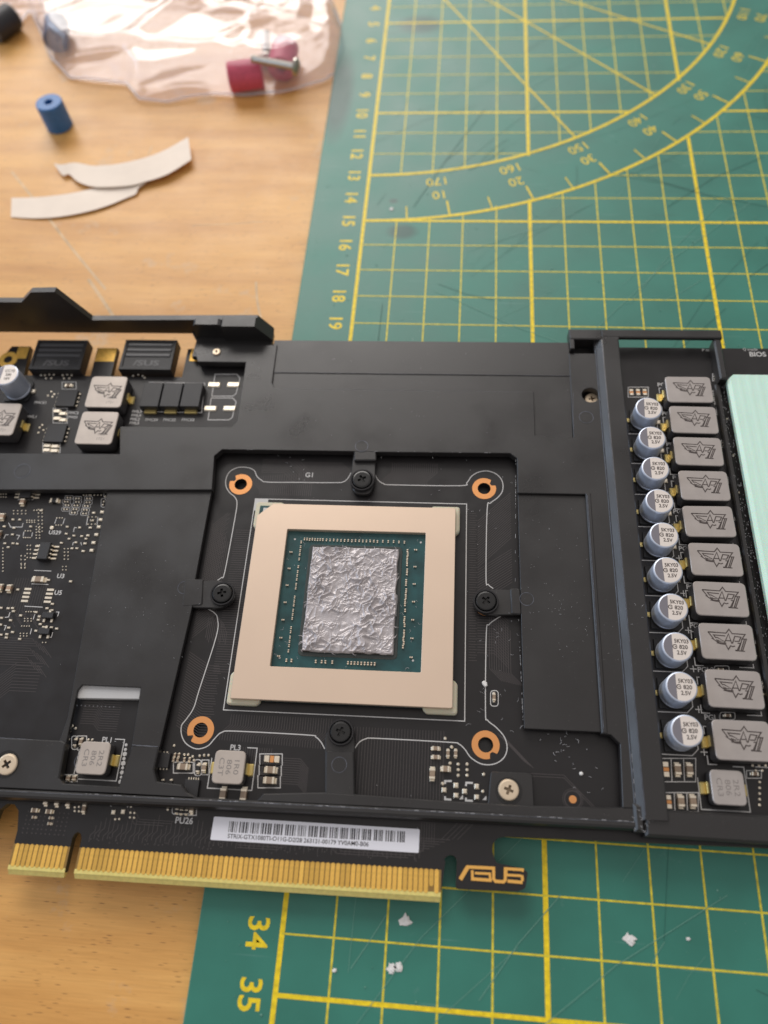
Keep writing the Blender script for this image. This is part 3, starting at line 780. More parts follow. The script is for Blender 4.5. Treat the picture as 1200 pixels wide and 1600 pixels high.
# tabs holding the black screws
def tabpart(pts, r=.4): pl.prism(rpoly(P(pts, 1.7), r), .55, 1.7, 'plate', bev=.15)
tabpart([(553, 702), (587, 702), (586, 752), (578, 772), (554, 771), (547, 752)], 1.2)
tabpart([(296, 907), (345, 907), (364, 918), (364, 940), (345, 950), (296, 949)], 1.2)
tabpart([(815, 921), (765, 921), (742, 928), (742, 950), (760, 961), (815, 960)], 1.2)
tabpart([(508, 1242), (508, 1150), (518, 1129), (545, 1129), (554, 1150), (554, 1242)], 1.2)
# thick roots of the tabs
for q in ([(553, 700), (588, 700), (588, 719), (553, 719)], [(288, 904), (318, 904), (316, 945), (284, 948)], [(797, 919), (813, 919), (815, 960), (799, 959)], [(509, 1173), (553, 1174), (554, 1245), (508, 1244)]):
    zq = 1.97 if q[0][1] == 904 else (2.12 if q[0][1] == 919 else 2.7)
    pl.prism(rpoly(P(q, zq), .5), .9, zq, 'plate', bev=.25)
# boss under the silver screw
pl.prism(rpoly(P([(767, 1205), (832, 1208), (835, 1262), (762, 1262)], 1.3), .6), .02, 1.3, 'plate', holes=[], bev=.15)
# long rib beside the coil row: sloped left face, flat top
def extr_y(prof, y0, y1, skew=0):
    n = len(prof)
    vs = [(q[0] + skew, y0, q[1]) for q in prof] + [(q[0], y1, q[1]) for q in prof]
    pl.add(vs, [(i, (i + 1) % n, n + (i + 1) % n, n + i) for i in range(n)], 'plate')
    pl.add([(q[0] + skew, y0, q[1]) for q in prof], [tuple(range(n))[::-1]], 'plate'); pl.add([(q[0], y1, q[1]) for q in prof], [tuple(range(n))], 'plate')
extr_y([(42.6, .2), (42.6, 3.8), (42.3, 4.0), (38.5, 4.0), (38.2, 3.9), (36.9, 2.85), (36.7, 2.9), (36.5, 2.7), (36.5, .2)][::-1], 16.2, 131.3)
# far cross bar, outer corner, short right bar
pl.prism([(30.2, 131.3), (38.4, 131.3), (38.4, 134.6), (30.2, 134.6)], .6, 4.0, 'plate', bev=.25)
pl.prism([(38.35, 132.0), (68.6, 132.0), (68.6, 134.6), (38.35, 134.6)], 2.9, 4.01, 'plate', bev=.25)
pl.prism([(38.3, 131.2), (42.6, 131.2), (42.6, 132.1), (38.3, 132.1)], .6, 3.99, 'plate')
pl.prism([(30.2, 128.2), (31.3, 128.2), (31.3, 131.3), (30.2, 131.3)], .6, 4.0, 'plate', bev=.1)
pl.prism([(66.5, 119.5), (68.4, 119.5), (68.4, 132.1), (66.5, 132.1)], .1, 3.6, 'plate', bev=.4)
pl.prism([(65.6, 25), (67.0, 25), (67.2, 119.5), (65.8, 119.5)], .02, 1.4, 'plate', bev=.3)
# near cross bar under the coils
pl.prism([(38.2, 13.3), (100, 12.9), (100, 18.25), (38.2, 18.25)], .3, 3.4, 'plate', bev=.5)
pl.prism([(36.3, 14.0), (38.2, 14.0), (38.2, 19.0), (36.3, 19.0)], .3, 3.5, 'plate', bev=.5)
# flange standing along the far left edge: hump, step and clipped end
fl = [(-150, 1.2), (-150, 13.2), (-113.7, 13.2), (-109.3, 16.9), (-102.8, 17.1), (-97.4, 6.4), (-51.8, 7.0), (-48.4, 1.9), (-48.4, 1.2)]
n = len(fl); y0_, y1_ = 134.4, 136.0
vs = [(x, y0_, z) for x, z in fl] + [(x, y1_, z) for x, z in fl]
pl.add(vs, [(i, n + i, n + (i + 1) % n, (i + 1) % n) for i in range(n)], 'plate')
pl.add([(x, y0_, z) for x, z in fl], [tuple(range(n))], 'plate'); pl.add([(x, y1_, z) for x, z in fl], [tuple(range(n))[::-1]], 'plate')
# floor joining flange and plate at the corner, and its thick stand-off
pl.prism([(-69.5, 126.0), (-48.3, 126.0), (-48.3, 134.4), (-71.0, 134.4), (-69.2, 131.5)], .5, 1.9, 'plate', bev=.1)
def corner_block(fl_, ya_, yb_):
    n = len(fl_); vs = [(x, ya_, z) for x, z in fl_] + [(x, yb_, z) for x, z in fl_]
    pl.add(vs, [(i, n + i, n + (i + 1) % n, (i + 1) % n) for i in range(n)], 'plate')
    pl.add([(x, ya_, z) for x, z in fl_], [tuple(range(n))], 'plate')
corner_block([(-60.9, 1.9), (-60.9, 7.6), (-60.6, 7.9), (-51.9, 7.9), (-48.1, 2.6), (-48.1, 1.9)], 131.3, 134.45)
corner_block([(-69.3, 1.9), (-69.0, 6.6), (-68.2, 7.3), (-62.2, 7.3), (-61.4, 6.9), (-60.85, 5.6), (-60.85, 1.9)], 132.4, 134.43)
# round moulding marks
for (px_, py_, z_, r_) in ((565, 697, PZ, 1.55), (288, 918, 1.9, 1.5), (823, 936, 2.05, 1.5), (530, 1195, 2.7, 1.5), (130, 1190, PZ, 1.8), (35, 736, PZ, 2.0), (916, 652, PZ, 1.7)):
    x, y = G(px_, py_, z_); pl.ring(x, y, r_ - .055, r_ + .055, z_ + .04, 'edge_glint', h=.04)
    pl.ring(x, y, r_ - .5, r_ - .42, z_ + .02, 'plate', h=.02)
plate = pl.build('cover_plate', card)

# --- backplate below the board (closes the underside)
bp_ = MB(); bp_.prism([(-150, 15.5), (100, 14.0), (100, 129), (-66, 129), (-66, 117), (-150, 117)], -3.6, -TH - .3, 'plate', holes=[], bev=.1)
bp_.box(-150, 15.6, -TH - .3, 98, 16.6, -TH, 'plate')
bp_.build('backplate', card)

# --- screws
def cross_pts(cx, cy, a, w, rot=.3):
    p = [(w, w), (w, a), (-w, a), (-w, w), (-a, w), (-a, -w), (-w, -w), (-w, -a), (w, -a), (w, -w), (a, -w), (a, w)]
    c, s_ = math.cos(rot), math.sin(rot)
    return [(cx + x * c - y * s_, cy + x * s_ + y * c) for x, y in p]
def screw(px_, py_, z, R_, kind, rot=.3, washer=True, depth=.9):
    x, y = G(px_, py_, z); s_ = MB(); m = 'screwblack' if kind == 'black' else 'screwtan'
    n = 32
    s_.lathe(0, 0, [(R_, -depth), (R_, -.25), (R_ * .93, -.06), (R_ * .80, 0)], m, n=n)
    cr = cross_pts(0, 0, R_ * .46, R_ * .13, rot)
    s_.cap([circ(0, 0, R_ * .80, n), list(reversed(cr))], 0, m)
    k = len(cr)
    s_.add([(a, c, 0) for a, c in cr] + [(a * .75, c * .75, -.55) for a, c in cr], [(i, k + i, k + (i + 1) % k, (i + 1) % k) for i in range(k)], 'recess' if kind != 'black' else m)
    s_.cap([[(a * .75, c * .75) for a, c in cr]], -.55, 'recess' if kind != 'black' else m)
    o = s_.build('screw', card, loc=(x, y, z), label=('black cross-head screw' if kind == 'black' else 'pale brass-toned cross-head screw'))
    if washer:
        w_ = MB(); w_.lathe(0, 0, [(R_ + .05, -depth + .15), (R_ + .25, -depth + .45), (R_ + .55, -depth + .45), (R_ + .62, -depth + .2), (R_ + .62, -depth - .5)], 'washer', n=n)
        w_.build('washer', o)
    return o
screw(565.5, 748, 3.0, 2.3, 'black', .5); screw(346.5, 926, 3.0, 2.2, 'black', .2); screw(759.5, 938, 3.0, 2.2, 'black', .9); screw(532, 1143, 3.0, 2.1, 'black', 1.2)
for q in ((566, 756), (346, 934), (760, 945)):
    x, y = G(q[0], q[1], 0); c = MB(); c.prism(circ(x, y, 2.6, 32), 0, .05, 'copper', bottom=False); c.build('mounting_ring', card)
screw(795, 1234, 2.0, 2.05, 'tan', 1.2, washer=False); screw(10, 1194, 3.3, 2.15, 'tan', .7, washer=False)
screw(925, 623, .9, 1.8, 'tan', .2, washer=False)
screw(338, 549, 3.2, 1.1, 'tan', .2, washer=False)
# dark wells round the two recessed screws and the stud
b = MB()
for q, z_, r_ in (((795, 1236), 1.32, 2.65), ((9, 1194), 2.83, 2.75), ((336, 547), 1.93, 1.9)):
    x, y = G(q[0], q[1], z_)
    b = MB(); b.ring(x, y, r_ - .5, r_, z_ + .02, 'screwblack', h=.3)
    b.prism(circ(x, y, r_ - .4, 24), z_ - .1, z_ + .005, 'screwblack', bottom=False)
    b.build('screw_well', card)

# --- gpu package
gpu = empty('gpu_chip', (0, 0, 0)); gpu.parent = card
px0, py0, px1, py1 = -45.2, 35.7, 1.6, 82.1
b = MB(); b.prism(rpoly(rect(px0 + .1, py0 + .1, px1 - .1, py1 - .1), .3), .35, 1.35, 'substrate')
sub = b.build('substrate', gpu)
# green corner left bare by the clipped frame, with its pin-one mark
b = MB(); b.prism([(px0 + .5, py1 - .4), (px0 + .5, py1 - 4.2), (px0 + 4.4, py1 - .4)], 1.35, 1.40, 'substrate', bottom=False)
b.prism([(px0 + 1.0, py1 - .7), (px0 + 1.0, py1 - 1.9), (px0 + 2.2, py1 - .7)], 1.40, 1.44, 'silk', bottom=False)
b.build('pin_one_mark', gpu)
for (cx_, cy_, dx, dy) in ((px0, py0, 1, 1), (px1, py0, -1, 1), (px1, py1, -1, -1), (px0, py1, 1, -1)):
    b = MB(); e_ = 1.0
    pts = [(cx_ - dx * e_, cy_ - dy * e_), (cx_ + dx * 5.4, cy_ - dy * e_), (cx_ + dx * 6.2, cy_ - dy * .2), (cx_ + dx * 6.2, cy_ + dy * .5), (cx_ + dx * .5, cy_ + dy * .5), (cx_ + dx * .5, cy_ + dy * 6.2), (cx_ - dx * .2, cy_ + dy * 6.2), (cx_ - dx * e_, cy_ + dy * 5.4)]
    b.prism(rpoly(pts, .7, 4), 0, 1.25, 'cream', bev=.3)
    b.build('corner_adhesive', gpu)
ox0, oy0, ox1, oy1 = -37.55, 42.9, -5.2, 75.5
b = MB()
b.prism([(px0, py0), (px1 - .3, py0), (px1, py0 + .3), (px1, py1 - .3), (px1 - .3, py1), (px0 + 3.5, py1), (px0, py1 - 3.3)], 1.36, 2.42, 'nickel', holes=[rpoly(rect(ox0, oy0, ox1, oy1), .25, 3)], bev=.09)
b.build('stiffener_frame', gpu)
dx0, dy0, dx1, dy1 = -31.2, 46.6, -11.3, 71.3
b = MB(); b.prism(rpoly(rect(dx0, dy0, dx1, dy1), .2), 1.35, 2.15, 'die')
b.prism(rpoly(rect(dx0 - .9, dy0 - .9, dx1 + .9, dy1 + .9), 1.2), 1.35, 1.50, 'underfill', bev=.12)
b.build('die', gpu)
# thermal paste: torn peaks and pits left by the cooler
nx, ny = 210, 260
def ridge(p, s): return 1 - abs(noise.noise(p * s))
vs = []
for j in range(ny + 1):
    for i in range(nx + 1):
        u, v = i / nx, j / ny
        wob = .22 * noise.noise(Vector((v * 9, 1.3 if u < .5 else 7.1, 0)))
        wob2 = .22 * noise.noise(Vector((u * 9, 3.3 if v < .5 else 9.1, 4)))
        x = dx0 - .05 + (dx1 - dx0 + .1) * u + wob * (abs(u - .5) * 2) ** 8 + (.25 if .35 < v < .55 else 0) * u ** 12
        y = dy0 - .05 + (dy1 - dy0 + .1) * v + wob2 * (abs(v - .5) * 2) ** 8
        p = Vector((x, y, 0))
        q = p + Vector((noise.noise(p * .45), noise.noise(p * .45 + Vector((9, 3, 1))), 0)) * 1.3
        d = noise.voronoi(q * .52)[0]; big = min(1.0, d[0] * 1.15)
        d2 = noise.voronoi(q * 1.15 + Vector((4, 2, 0)))[0]; mid = min(1.0, d2[0] * 1.25)
        d3 = noise.voronoi(Vector((q.x * 3.6, q.y * 2.4, 3)))[0]; fine = min(1.0, d3[0] * 1.3)
        smear = 1.0
        if .12 < u < .62 and .25 < v < .37: smear = .2 + .8 * abs((v - .31) / .06) ** 3
        sel = max(0, min(1, .5 + 1.8 * noise.noise(p * .2 + Vector((3, 1, 7)))))
        sel2 = max(0, min(1, .5 + 1.8 * noise.noise(p * .26 + Vector((13, 5, 2)))))
        cr = max(0, 1 - (d[1] - d[0]) * 2.6); cr2 = max(0, 1 - (d2[1] - d2[0]) * 3.2)
        h = 2.20 + (.30 * big ** 2 * (.3 + sel) + .20 * mid ** 2 * (.4 + sel2 * .8) + .055 * fine ** 2 * (1.2 - sel * .7) + .36 * cr ** 2 * sel + .15 * cr2 ** 2 * sel2) * smear
        h += .09 * noise.noise(p * .7) + .03 * noise.noise(p * 5 + Vector((0, 0, 5)))
        ex = min(u, 1 - u) * (dx1 - dx0); ey = min(v, 1 - v) * (dy1 - dy0); ed = min(ex, ey)
        if ed < .3: h = 1.9 + (h - 1.9) * math.sqrt(max(0, ed / .3))
        vs.append((x, y, h))
b = MB(); b.add(vs, [(j * (nx + 1) + i, j * (nx + 1) + i + 1, (j + 1) * (nx + 1) + i + 1, (j + 1) * (nx + 1) + i) for j in range(ny) for i in range(nx)], 'paste', True)
# stringy whiskers pulled out at the rim
for k in range(26):
    side_ = k % 4; t_ = rnd.random()
    x = [dx0, dx1, dx0 + t_ * (dx1 - dx0), dx0 + t_ * (dx1 - dx0)][side_]; y = [dy0 + t_ * (dy1 - dy0), dy0 + t_ * (dy1 - dy0), dy0, dy1][side_]
    a = [math.pi, 0, -math.pi / 2, math.pi / 2][side_] + rnd.uniform(-.9, .9); L_ = rnd.uniform(.3, 1.1)
    b.tube([(x - .3 * math.cos(a), y - .3 * math.sin(a), 2.2), (x + L_ * .4 * math.cos(a), y + L_ * .4 * math.sin(a), 2.2), (x + L_ * math.cos(a + .4), y + L_ * math.sin(a + .4), 1.9 + rnd.random() * .5)], [.10, .06, .02], 'paste', 5)
b.build('thermal_paste', gpu)
# rows of tiny capacitors on the substrate
b = MB()
def tiny(x, y, vert, s=1.0):
    w, h = (.28 * s, .62 * s) if vert else (.62 * s, .28 * s)
    b.box(x - w / 2, y - h / 2, 1.35, x + w / 2, y + h / 2, 1.68, 'smd_tan')
    for e_ in (-1, 1):
        if vert: b.box(x - w / 2 - .03, y + e_ * h * .36 - h * .16, 1.35, x + w / 2 + .03, y + e_ * h * .36 + h * .16, 1.73, 'solder', .04)
        else: b.box(x + e_ * w * .36 - w * .16, y - h / 2 - .03, 1.35, x + e_ * w * .36 + w * .16, y + h / 2 + .03, 1.73, 'solder', .04)
x = -33.4
k = 0
while x < -9.0:
    tiny(x, 73.35 + rnd.uniform(-.05, .05), True); x += .62 if k < 7 else (.85 if k < 22 else 1.25) ; k += 1
y = 72.6; k = 0
while y > 46:
    if not (k % 7 == 5): tiny(-34.1, y, True, 1.0)
    y -= .95 + (.25 if k % 3 == 0 else 0); k += 1
y = 71.2; k = 0
while y > 47:
    if not (k % 9 == 7): tiny(-9.2 + rnd.uniform(-.08, .08), y, True, 1.2)
    y -= .86 + (.5 if k % 5 == 4 else 0); k += 1
for k, xx in enumerate([-34.3, -33.2, -27.9, -26.6, -25.8, -24.3] + [-20.9 + i * .72 for i in range(9)]): tiny(xx, 44.55, True, 1.1)
for k in range(7): tiny(-36.2 + .02 * k, 70 - k * 4.1, False); tiny(-7.4, 71.5 - k * 4.2, False)
b.build('substrate_capacitors', gpu, kind='stuff')
b = MB()
for q in ((-35.7, 73.4), (-6.3, 73.5), (-35.9, 45.1), (-7.0, 45.7)): b.prism(circ(*q, .24, 10), 1.35, 1.38, 'silk', bottom=False)
for k in range(70):     # lint and paste specks on the green
    x = rnd.uniform(ox0 + .5, ox1 - .5); y = rnd.uniform(oy0 + .5, oy1 - .5)
    if dx0 - 1 < x < dx1 + 1 and dy0 - 1 < y < dy1 + 1: continue
    a = rnd.uniform(0, 6.3); L_ = rnd.uniform(.15, .7)
    b.tube([(x, y, 1.4), (x + L_ * math.cos(a), y + L_ * math.sin(a), 1.42), (x + L_ * 1.6 * math.cos(a + .7), y + L_ * 1.6 * math.sin(a + .7), 1.4)], .022, 'lint', 4)
b.build('substrate_marks', gpu, kind='stuff')

# --- capacitors
def capacitor(name, R_, H, lines, rot=0.0):
    c = MB()
    c.lathe(0, 0, [(R_ - .15, .45), (R_, .7), (R_, 1.1), (R_ - .16, 1.25), (R_, 1.45), (R_, H - .35), (R_ - .1, H - .12), (R_ - .32, H - .02)], 'can', n=40)
    o = c.build(name, card)
    d = MB(); q = circ(0, 0, R_ - .32, 40)
    d.cap([q], H - .02, 'captop'); d.build('top_face', o)
    d = MB(); seg = [(R_ * .89 * math.cos(t), R_ * .89 * math.sin(t)) for t in [math.radians(112 + i * 136 / 14) for i in range(15)]]
    d.cap([seg], H, 'capdark'); d.build('polarity_mark', o)
    d = MB()
    for k, t_ in enumerate(lines):
        if t_[0] == 'G':
            d.ring(-.55, 0, .34, .50, H + .012, 'print', n=16, a0=.5, a1=5.9); d.strip([(-.62, 0), (-.1, 0)], .14, H + .014, 'print')
            d.text(t_[1:], 1.15, 0, .86, H + .012, 'print', bold=.02, rot=rot)
        else: d.text(t_, .80 if k == 0 else .72, 1.22 - k * 1.22, .86, H + .012, 'print', bold=.02, rot=rot, sx=.92)
    d.build('top_lettering', o, kind='stuff')
    d = MB(); d.prism(rpoly(rect(-R_ - .05, -R_ - .05, R_ + .05, R_ + .05), [.2, 1.2, 1.2, .2]), 0, .42, 'rubber', bev=.08)
    d.lathe(0, 0, [(R_ + .1, .42), (R_ + .1, .75), (R_ - .1, .8)], 'rubber', n=32)
    d.build('base', o)
    for s_ in (-1, 1):
        d = MB(); d.box(s_ * (R_ + .6) - .55, -.55, 0, s_ * (R_ + .6) + .55, .55, .5, 'solder' if s_ > 0 else 'tin', .2)
        d.build('terminal', o)
    return o
cap0 = capacitor('capacitor', 3.15, 6.0, ['5KY03', 'G820', '2.5V'])
for k in range(10):
    o = cap0 if k == 0 else copy_tree(cap0, card)
    y = 108.8 - 8.455 * k
    o.location = ((47.35 + rnd.uniform(-.1, .1)) * SC, (y + rnd.uniform(-.08, .08)) * SC, 0); o.rotation_euler = (rnd.uniform(-.012, .012), rnd.uniform(-.012, .012), rnd.uniform(-.07, .07))
sk2 = MB()
for k in range(10):
    y = 108.8 - 8.455 * k
    sk2.strip([(43.2, y + 3.4), (43.2, y - 3.7), (49.6, y - 3.7), (50.9, y - 2.4), (50.9, y + 2.4)], .2, .02, 'silk')
    sk2.strip([(51.3, y - 2.9), (52.7, y - 2.9)], .2, .02, 'silk'); sk2.strip([(52.0, y - 2.2), (52.0, y - 3.6)], .2, .025, 'silk')
bigc = capacitor('capacitor', 3.3, 7.5, ['CC10', '330', '16V']); bx0, by0 = G(31, 612, 0); bigc.location = (bx0 * SC, by0 * SC, 0)
bigc['label'] = 'larger capacitor'

# --- inductors
EMB = [
    [(0, 2), (50, 4)], [(0, 2), (125, 6), (150, -22), (168, 8), (258, 10), (232, 42), (262, 42), (222, 126)],
    [(0, 2), (30, 44), (24, 46), (60, 72), (56, 76), (84, 82), (112, 84), (126, 118), (146, 92), (160, 98), (176, 92)],
    [(118, 26), (36, 22), (48, 40), (58, 38), (104, 62), (70, 64), (62, 56)], [(52, 52), (66, 74), (118, 76)],
    [(104, 76), (142, 10), (156, 78)], [(116, 58), (152, 58)],
    [(160, 76), (184, 26), (226, 30), (208, 60), (176, 60)],
    [(196, 72), (216, 74), (186, 122), (172, 122)], [(232, 42), (196, 122)], [(248, 44), (212, 124)], [(172, 124), (240, 126)]]
def inductor(w, d, h, m, emblem=True, text=None, es=1.0):
    b = MB()
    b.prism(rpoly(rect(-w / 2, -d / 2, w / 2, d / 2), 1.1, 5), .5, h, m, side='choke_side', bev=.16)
    b.prism(rpoly(rect(-w / 2 + .5, -d / 2 + .3, w / 2 - .5, d / 2 - .3), .5), 0, .6, 'rubber')
    o = b.build('inductor', card)
    if emblem:
        e_ = MB()
        ex = 7.6 * es / 262
        for ln in EMB: e_.strip([(-3.8 * es + x * ex + .1, (2.0 - y * ex * 1.08)) for x, y in ln], .24 * es, h + .012, 'print')
        if text:
            e_.text(text[0], 1.7, -1.9, .8, h + .012, 'printlite'); e_.text(text[1], 1.7, -3.3, .8, h + .012, 'printlite')
        e_.build('emblem', o)
    elif text:
        e_ = MB()
        for k, t_ in enumerate(text): e_.text(t_, (1.55 - k * 1.55) * w / 6.3, 0, 1.05, h + .012, 'printlite', rot=-math.pi / 2, sx=1.35, bold=.005)
        e_.build('lettering', o)
    for s_ in (-1, 1):
        t_ = MB(); t_.box(s_ * (w / 2 + .1) - .22, -1.1, 0, s_ * (w / 2 + .1) + .22, 1.1, h * .5, 'tin', .1)
        t_.prism(rpoly(rect(s_ * (w / 2 + .7) - .6, -1.2, s_ * (w / 2 + .7) + .6, 1.2), .3), 0, .4, 'tin', bev=.2)
        t_.build('terminal', o)
    return o
ind0 = inductor(11.0, 7.75, 4.0, 'choke', True)
ys = [115.8, 106.9, 98.0, 88.8, 79.6, 70.3, 61.1, 51.7, 41.8, 31.7]
for k, y in enumerate(ys):
    o = ind0 if k == 0 else copy_tree(ind0, card)
    o.location = ((58.4 + rnd.uniform(-.1, .1)) * SC, y * SC, 0); o.rotation_euler.z = rnd.uniform(-.02, .02)
    sk2.strip([(52.5, y + 1.6), (52.5, y + 3.2), (54, y + 3.2)], .2, .02, 'silk'); sk2.strip([(52.5, y - 2.5), (52.5, y - 4.2), (54.2, y - 4.2)], .2, .02, 'silk')
    sk2.strip([(61.5, y - 4.25), (64.4, y - 4.25), (64.4, y - 3.4)], .2, .02, 'silk')
tl0 = inductor(9.7, 9.8, 4.0, 'choke2', True, ('R22', '1721'), 1.0)
for k, q in enumerate(((-89.3, 112.7), (-89.2, 101.6), (G(27, 655, 4)[0] - 4.85, G(27, 655, 4)[1]))):
    o = tl0 if k == 0 else copy_tree(tl0, card)
    o.location = (q[0] * SC, q[1] * SC, 0)
for q, tx in (((145.3, 1184.2), ('2R2', '806', 'CR3')), ((357.5, 1198.5), ('1R0', '806', 'C3T')), ((1138, 1230.5), ('2R2', '806', 'CR3'))):
    o = inductor(6.35, 6.45, 3.0, 'choke2' if q[0] < 900 else 'choke', False, tx)
    x, y = G(q[0], q[1], 3.0); o.location = (x * SC, y * SC, 0)
    sk2.strip([(x + 2.5, y + 4.4), (x + 4.6, y + 4.4), (x + 4.6, y - 3.9), (x - 4.6, y - 3.9), (x - 4.6, y + 2)], .2, .02, 'silk')

# --- small surface mounted parts
def chipcap(px_, py_, L_=1.6, W_=.85, vert=False, body='smd_tan', h=.7, empty_=False):
    x, y = G(px_, py_, 0 if empty_ else h * .7)
    b = MB()
    q = (lambda x0, y0, x1, y1: (y0, x0, y1, x1)) if vert else (lambda x0, y0, x1, y1: (x0, y0, x1, y1))
    def bx(r, z0, z1, m, bev=.05):
        x0, y0, x1, y1 = q(*r)
        b.box(min(x0, x1), min(y0, y1), z0, max(x0, x1), max(y0, y1), z1, m, bev)
    if empty_:
        for s_ in (-1, 1): bx((s_ * L_ * .32 - L_ * .17, -W_ / 2, s_ * L_ * .32 + L_ * .17, W_ / 2), 0, .16, 'solder', .08)
        bx((-L_ * .12, -W_ / 2, L_ * .12, W_ / 2), 0, .05, 'copper', .01)
    else:
        bx((-L_ / 2, -W_ / 2, L_ / 2, W_ / 2), .05, h, body)
        for s_ in (-1, 1):
            bx((s_ * L_ * .39 - L_ * .13, -W_ / 2 - .03, s_ * L_ * .39 + L_ * .13, W_ / 2 + .03), 0, h + .03, 'solder', .07)
            bx((s_ * L_ * .60 - L_ * .12, -W_ / 2 + .05, s_ * L_ * .60 + L_ * .12, W_ / 2 - .05), 0, h * .35, 'solder', .1)
    o = b.build('chip_capacitor' if not empty_ else 'solder_pad', card, loc=(x, y, 0)); return o
def frame(x0, y0, x1, y1, r=0.0, w=.18):
    p = P([(x0, y0), (x1, y0), (x1, y1), (x0, y1)])
    if r: p = rpoly(p, r, 4)
    sk2.strip(p, w, .02, 'silk', closed=True)
# near the right coils
for q in ((1040, 1202), ): chipcap(*q, 3.0, 1.3, True, empty_=True)
chipcap(1044, 1253, 2.6, 1.3, True, empty_=True)
for q in ((1059, 1202), (1077.5, 1202)): chipcap(*q, 2.0, 1.2, True, h=1.0)
for q in ((1064, 1252), (1083, 1252)): chipcap(*q, 2.0, 1.2, True, h=1.0)
frame(1030, 1185, 1087, 1221.5); frame(1035, 1238.5, 1091, 1268)
for x in (1048.5, 1068): sk2.strip(P([(x, 1185.5), (x + 1.5, 1221)]), .18, .02, 'silk')
for x in (1053.5, 1073): sk2.strip(P([(x, 1239), (x + 1, 1266)]), .18, .02, 'silk')
frame(981.5, 605, 1013, 620.5)
for x in (986.5, 997, 1007.5): chipcap(x, 612.8, 1.9, 1.0, True, empty_=True)
chipcap(1180, 1209, 1.2, .7, False); frame(1166.5, 1204, 1189.5, 1216, .0)
chipcap(1137, 1118, 1.2, .6, False); frame(1125, 1113, 1148.5, 1124.5, .5)
chipcap(1126, 1046.5, 1.2, .6, False); frame(1116, 1040.5, 1139, 1051.5, .5)
for q in ((1152.5, 808), (1163, 868), (1174, 932), (1185, 1000), (1195, 1070), (1142, 750), (1131, 694), (1124, 643), (1118, 590)): chipcap(*q, .9, .6, True, 'smd_black', .4); frame(q[0] - 4.5, q[1] - 6, q[0] + 5, q[1] + 5)
# bottom right of the chip
for q in ((681, 1169.5), (681, 1183)): chipcap(*q, 1.4, .8)
for q in ((700, 1177), (712, 1177)): chipcap(*q, 1.35, .65, True)
chipcap(675.5, 1209, 2.0, 1.1, True, h=.9); chipcap(696.4, 1201.5, 1.5, 1.1, False, h=.9)
chipcap(772, 1089, 1.5, .65, True, h=.5); frame(766.5, 1079, 778.5, 1103.5, .7)
# round the PL3 coil
chipcap(424.8, 1186, 3.3, 1.3, False, empty_=True)
chipcap(422.6, 1203, 2.0, 1.3, False, h=1.0); chipcap(421, 1219.5, 2.0, 1.3, False, h=1.0)
frame(406, 1178, 441, 1195.5); frame(405, 1195.5, 439.5, 1212); frame(403, 1212, 438, 1231)
chipcap(286, 1198, 2.0, 1.2, False, h=.8); frame(271, 1191, 302, 1208)
chipcap(309.5, 1200.5, 1.6, .7, True, 'smd_black'); frame(304, 1187, 314.5, 1212, .6)
chipcap(318.8, 1199.5, 1.5, .9, True); frame(315.5, 1187.5, 326.5, 1210.5)
chipcap(348.3, 1241, 2.3, 1.2, True, h=1.0); chipcap(380.5, 1242, 2.3, 1.2, True, h=1.0)
for q in ((273, 1180), (279.5, 1180), (271, 1187), (277.5, 1187), (288, 1187), (296, 1187)): chipcap(*q, .75, .45, True, h=.35)
for q in ((254, 1222), (267, 1222), (276, 1267.5), (283, 1268.5), (274, 1256), (282, 1256.5), (315, 1258), (326, 1259.5), (291, 1269)): chipcap(*q, .9, .6, True, 'smd_black', h=.35)
chipcap(300, 1262, 1.9, .8, True, h=.7)
frame(270, 1250, 288, 1261.5, .5); frame(269, 1262, 295, 1272, .5); frame(295, 1253, 307, 1274); frame(311, 1252, 331, 1264, .6)
# below the rail at the left
for q in ((72.5, 1249), (89.8, 1250.5), (107, 1252)): chipcap(*q, 1.9, .85, True, h=.7)
chipcap(54, 1266, 1.3, .8, False); chipcap(76.5, 1268, 1.3, .8, False); chipcap(131, 1263.5, 1.5, .7, True, h=.6)
for q in ((53, 1277), (79.5, 1278), (77.5, 1287)): chipcap(*q, .8, .5, False, h=.3)
# round the PL1 coil
chipcap(126.5, 1159, 1.3, .7, True); chipcap(117.5, 1160, 1.5, .7, True, 'smd_black', .3); frame(112, 1150, 121.5, 1171, .6); frame(121.5, 1150, 135.5, 1172)
chipcap(106.5, 1216, .9, .8, True); chipcap(116, 1216, .9, .8, True); frame(99.5, 1210.5, 121, 1221.5)
# upper left power area
chipcap(107, 602, 1.7, .9, False, h=.4); frame(97, 597, 119, 608)
frame(83, 638, 105, 661); frame(67, 692, 94, 707)
for q in ((89, 642), (89, 653.5), (98, 646), (98, 656), (74, 696), (73, 703), (86, 697), (85, 704)): chipcap(*q, 1.6, .9, False, 'solder', h=.3)
for i, q in enumerate(((104, 622), (86, 677))):
    b = MB(); x, y = G(*q, .8); b.box(-2.6, -2.6, .02, 2.6, 2.6, .9, 'chip', .05)
    for k in range(4):
        b.box(2.65, -2.2 + k * 1.25, .01, 3.15, -1.7 + k * 1.25, .25, 'solder', .05)
        b.box(-3.1, -2.2 + k * 1.25, .01, -2.65, -1.7 + k * 1.25, .25, 'solder', .05)
    b.build('power_chip', card, loc=(x, y, 0))
for i in range(3):
    x, y = G(236 + i * 31.5, 617, 2.2)
    b = MB(); b.box(-2.5, -3.6, .2, 2.5, 3.9, 2.2, 'chip', .12); b.box(-1.6, -4.5, 0, 1.6, -3.4, .6, 'tin', .15); b.box(-1.6, 3.8, 0, 1.6, 4.4, .6, 'tin', .15)
    b.build('block_capacitor', card, loc=(x, y, 0))
sk2.strip(P([(232, 597), (320, 599), (315, 645), (221, 643)]), .2, .02, 'silk')
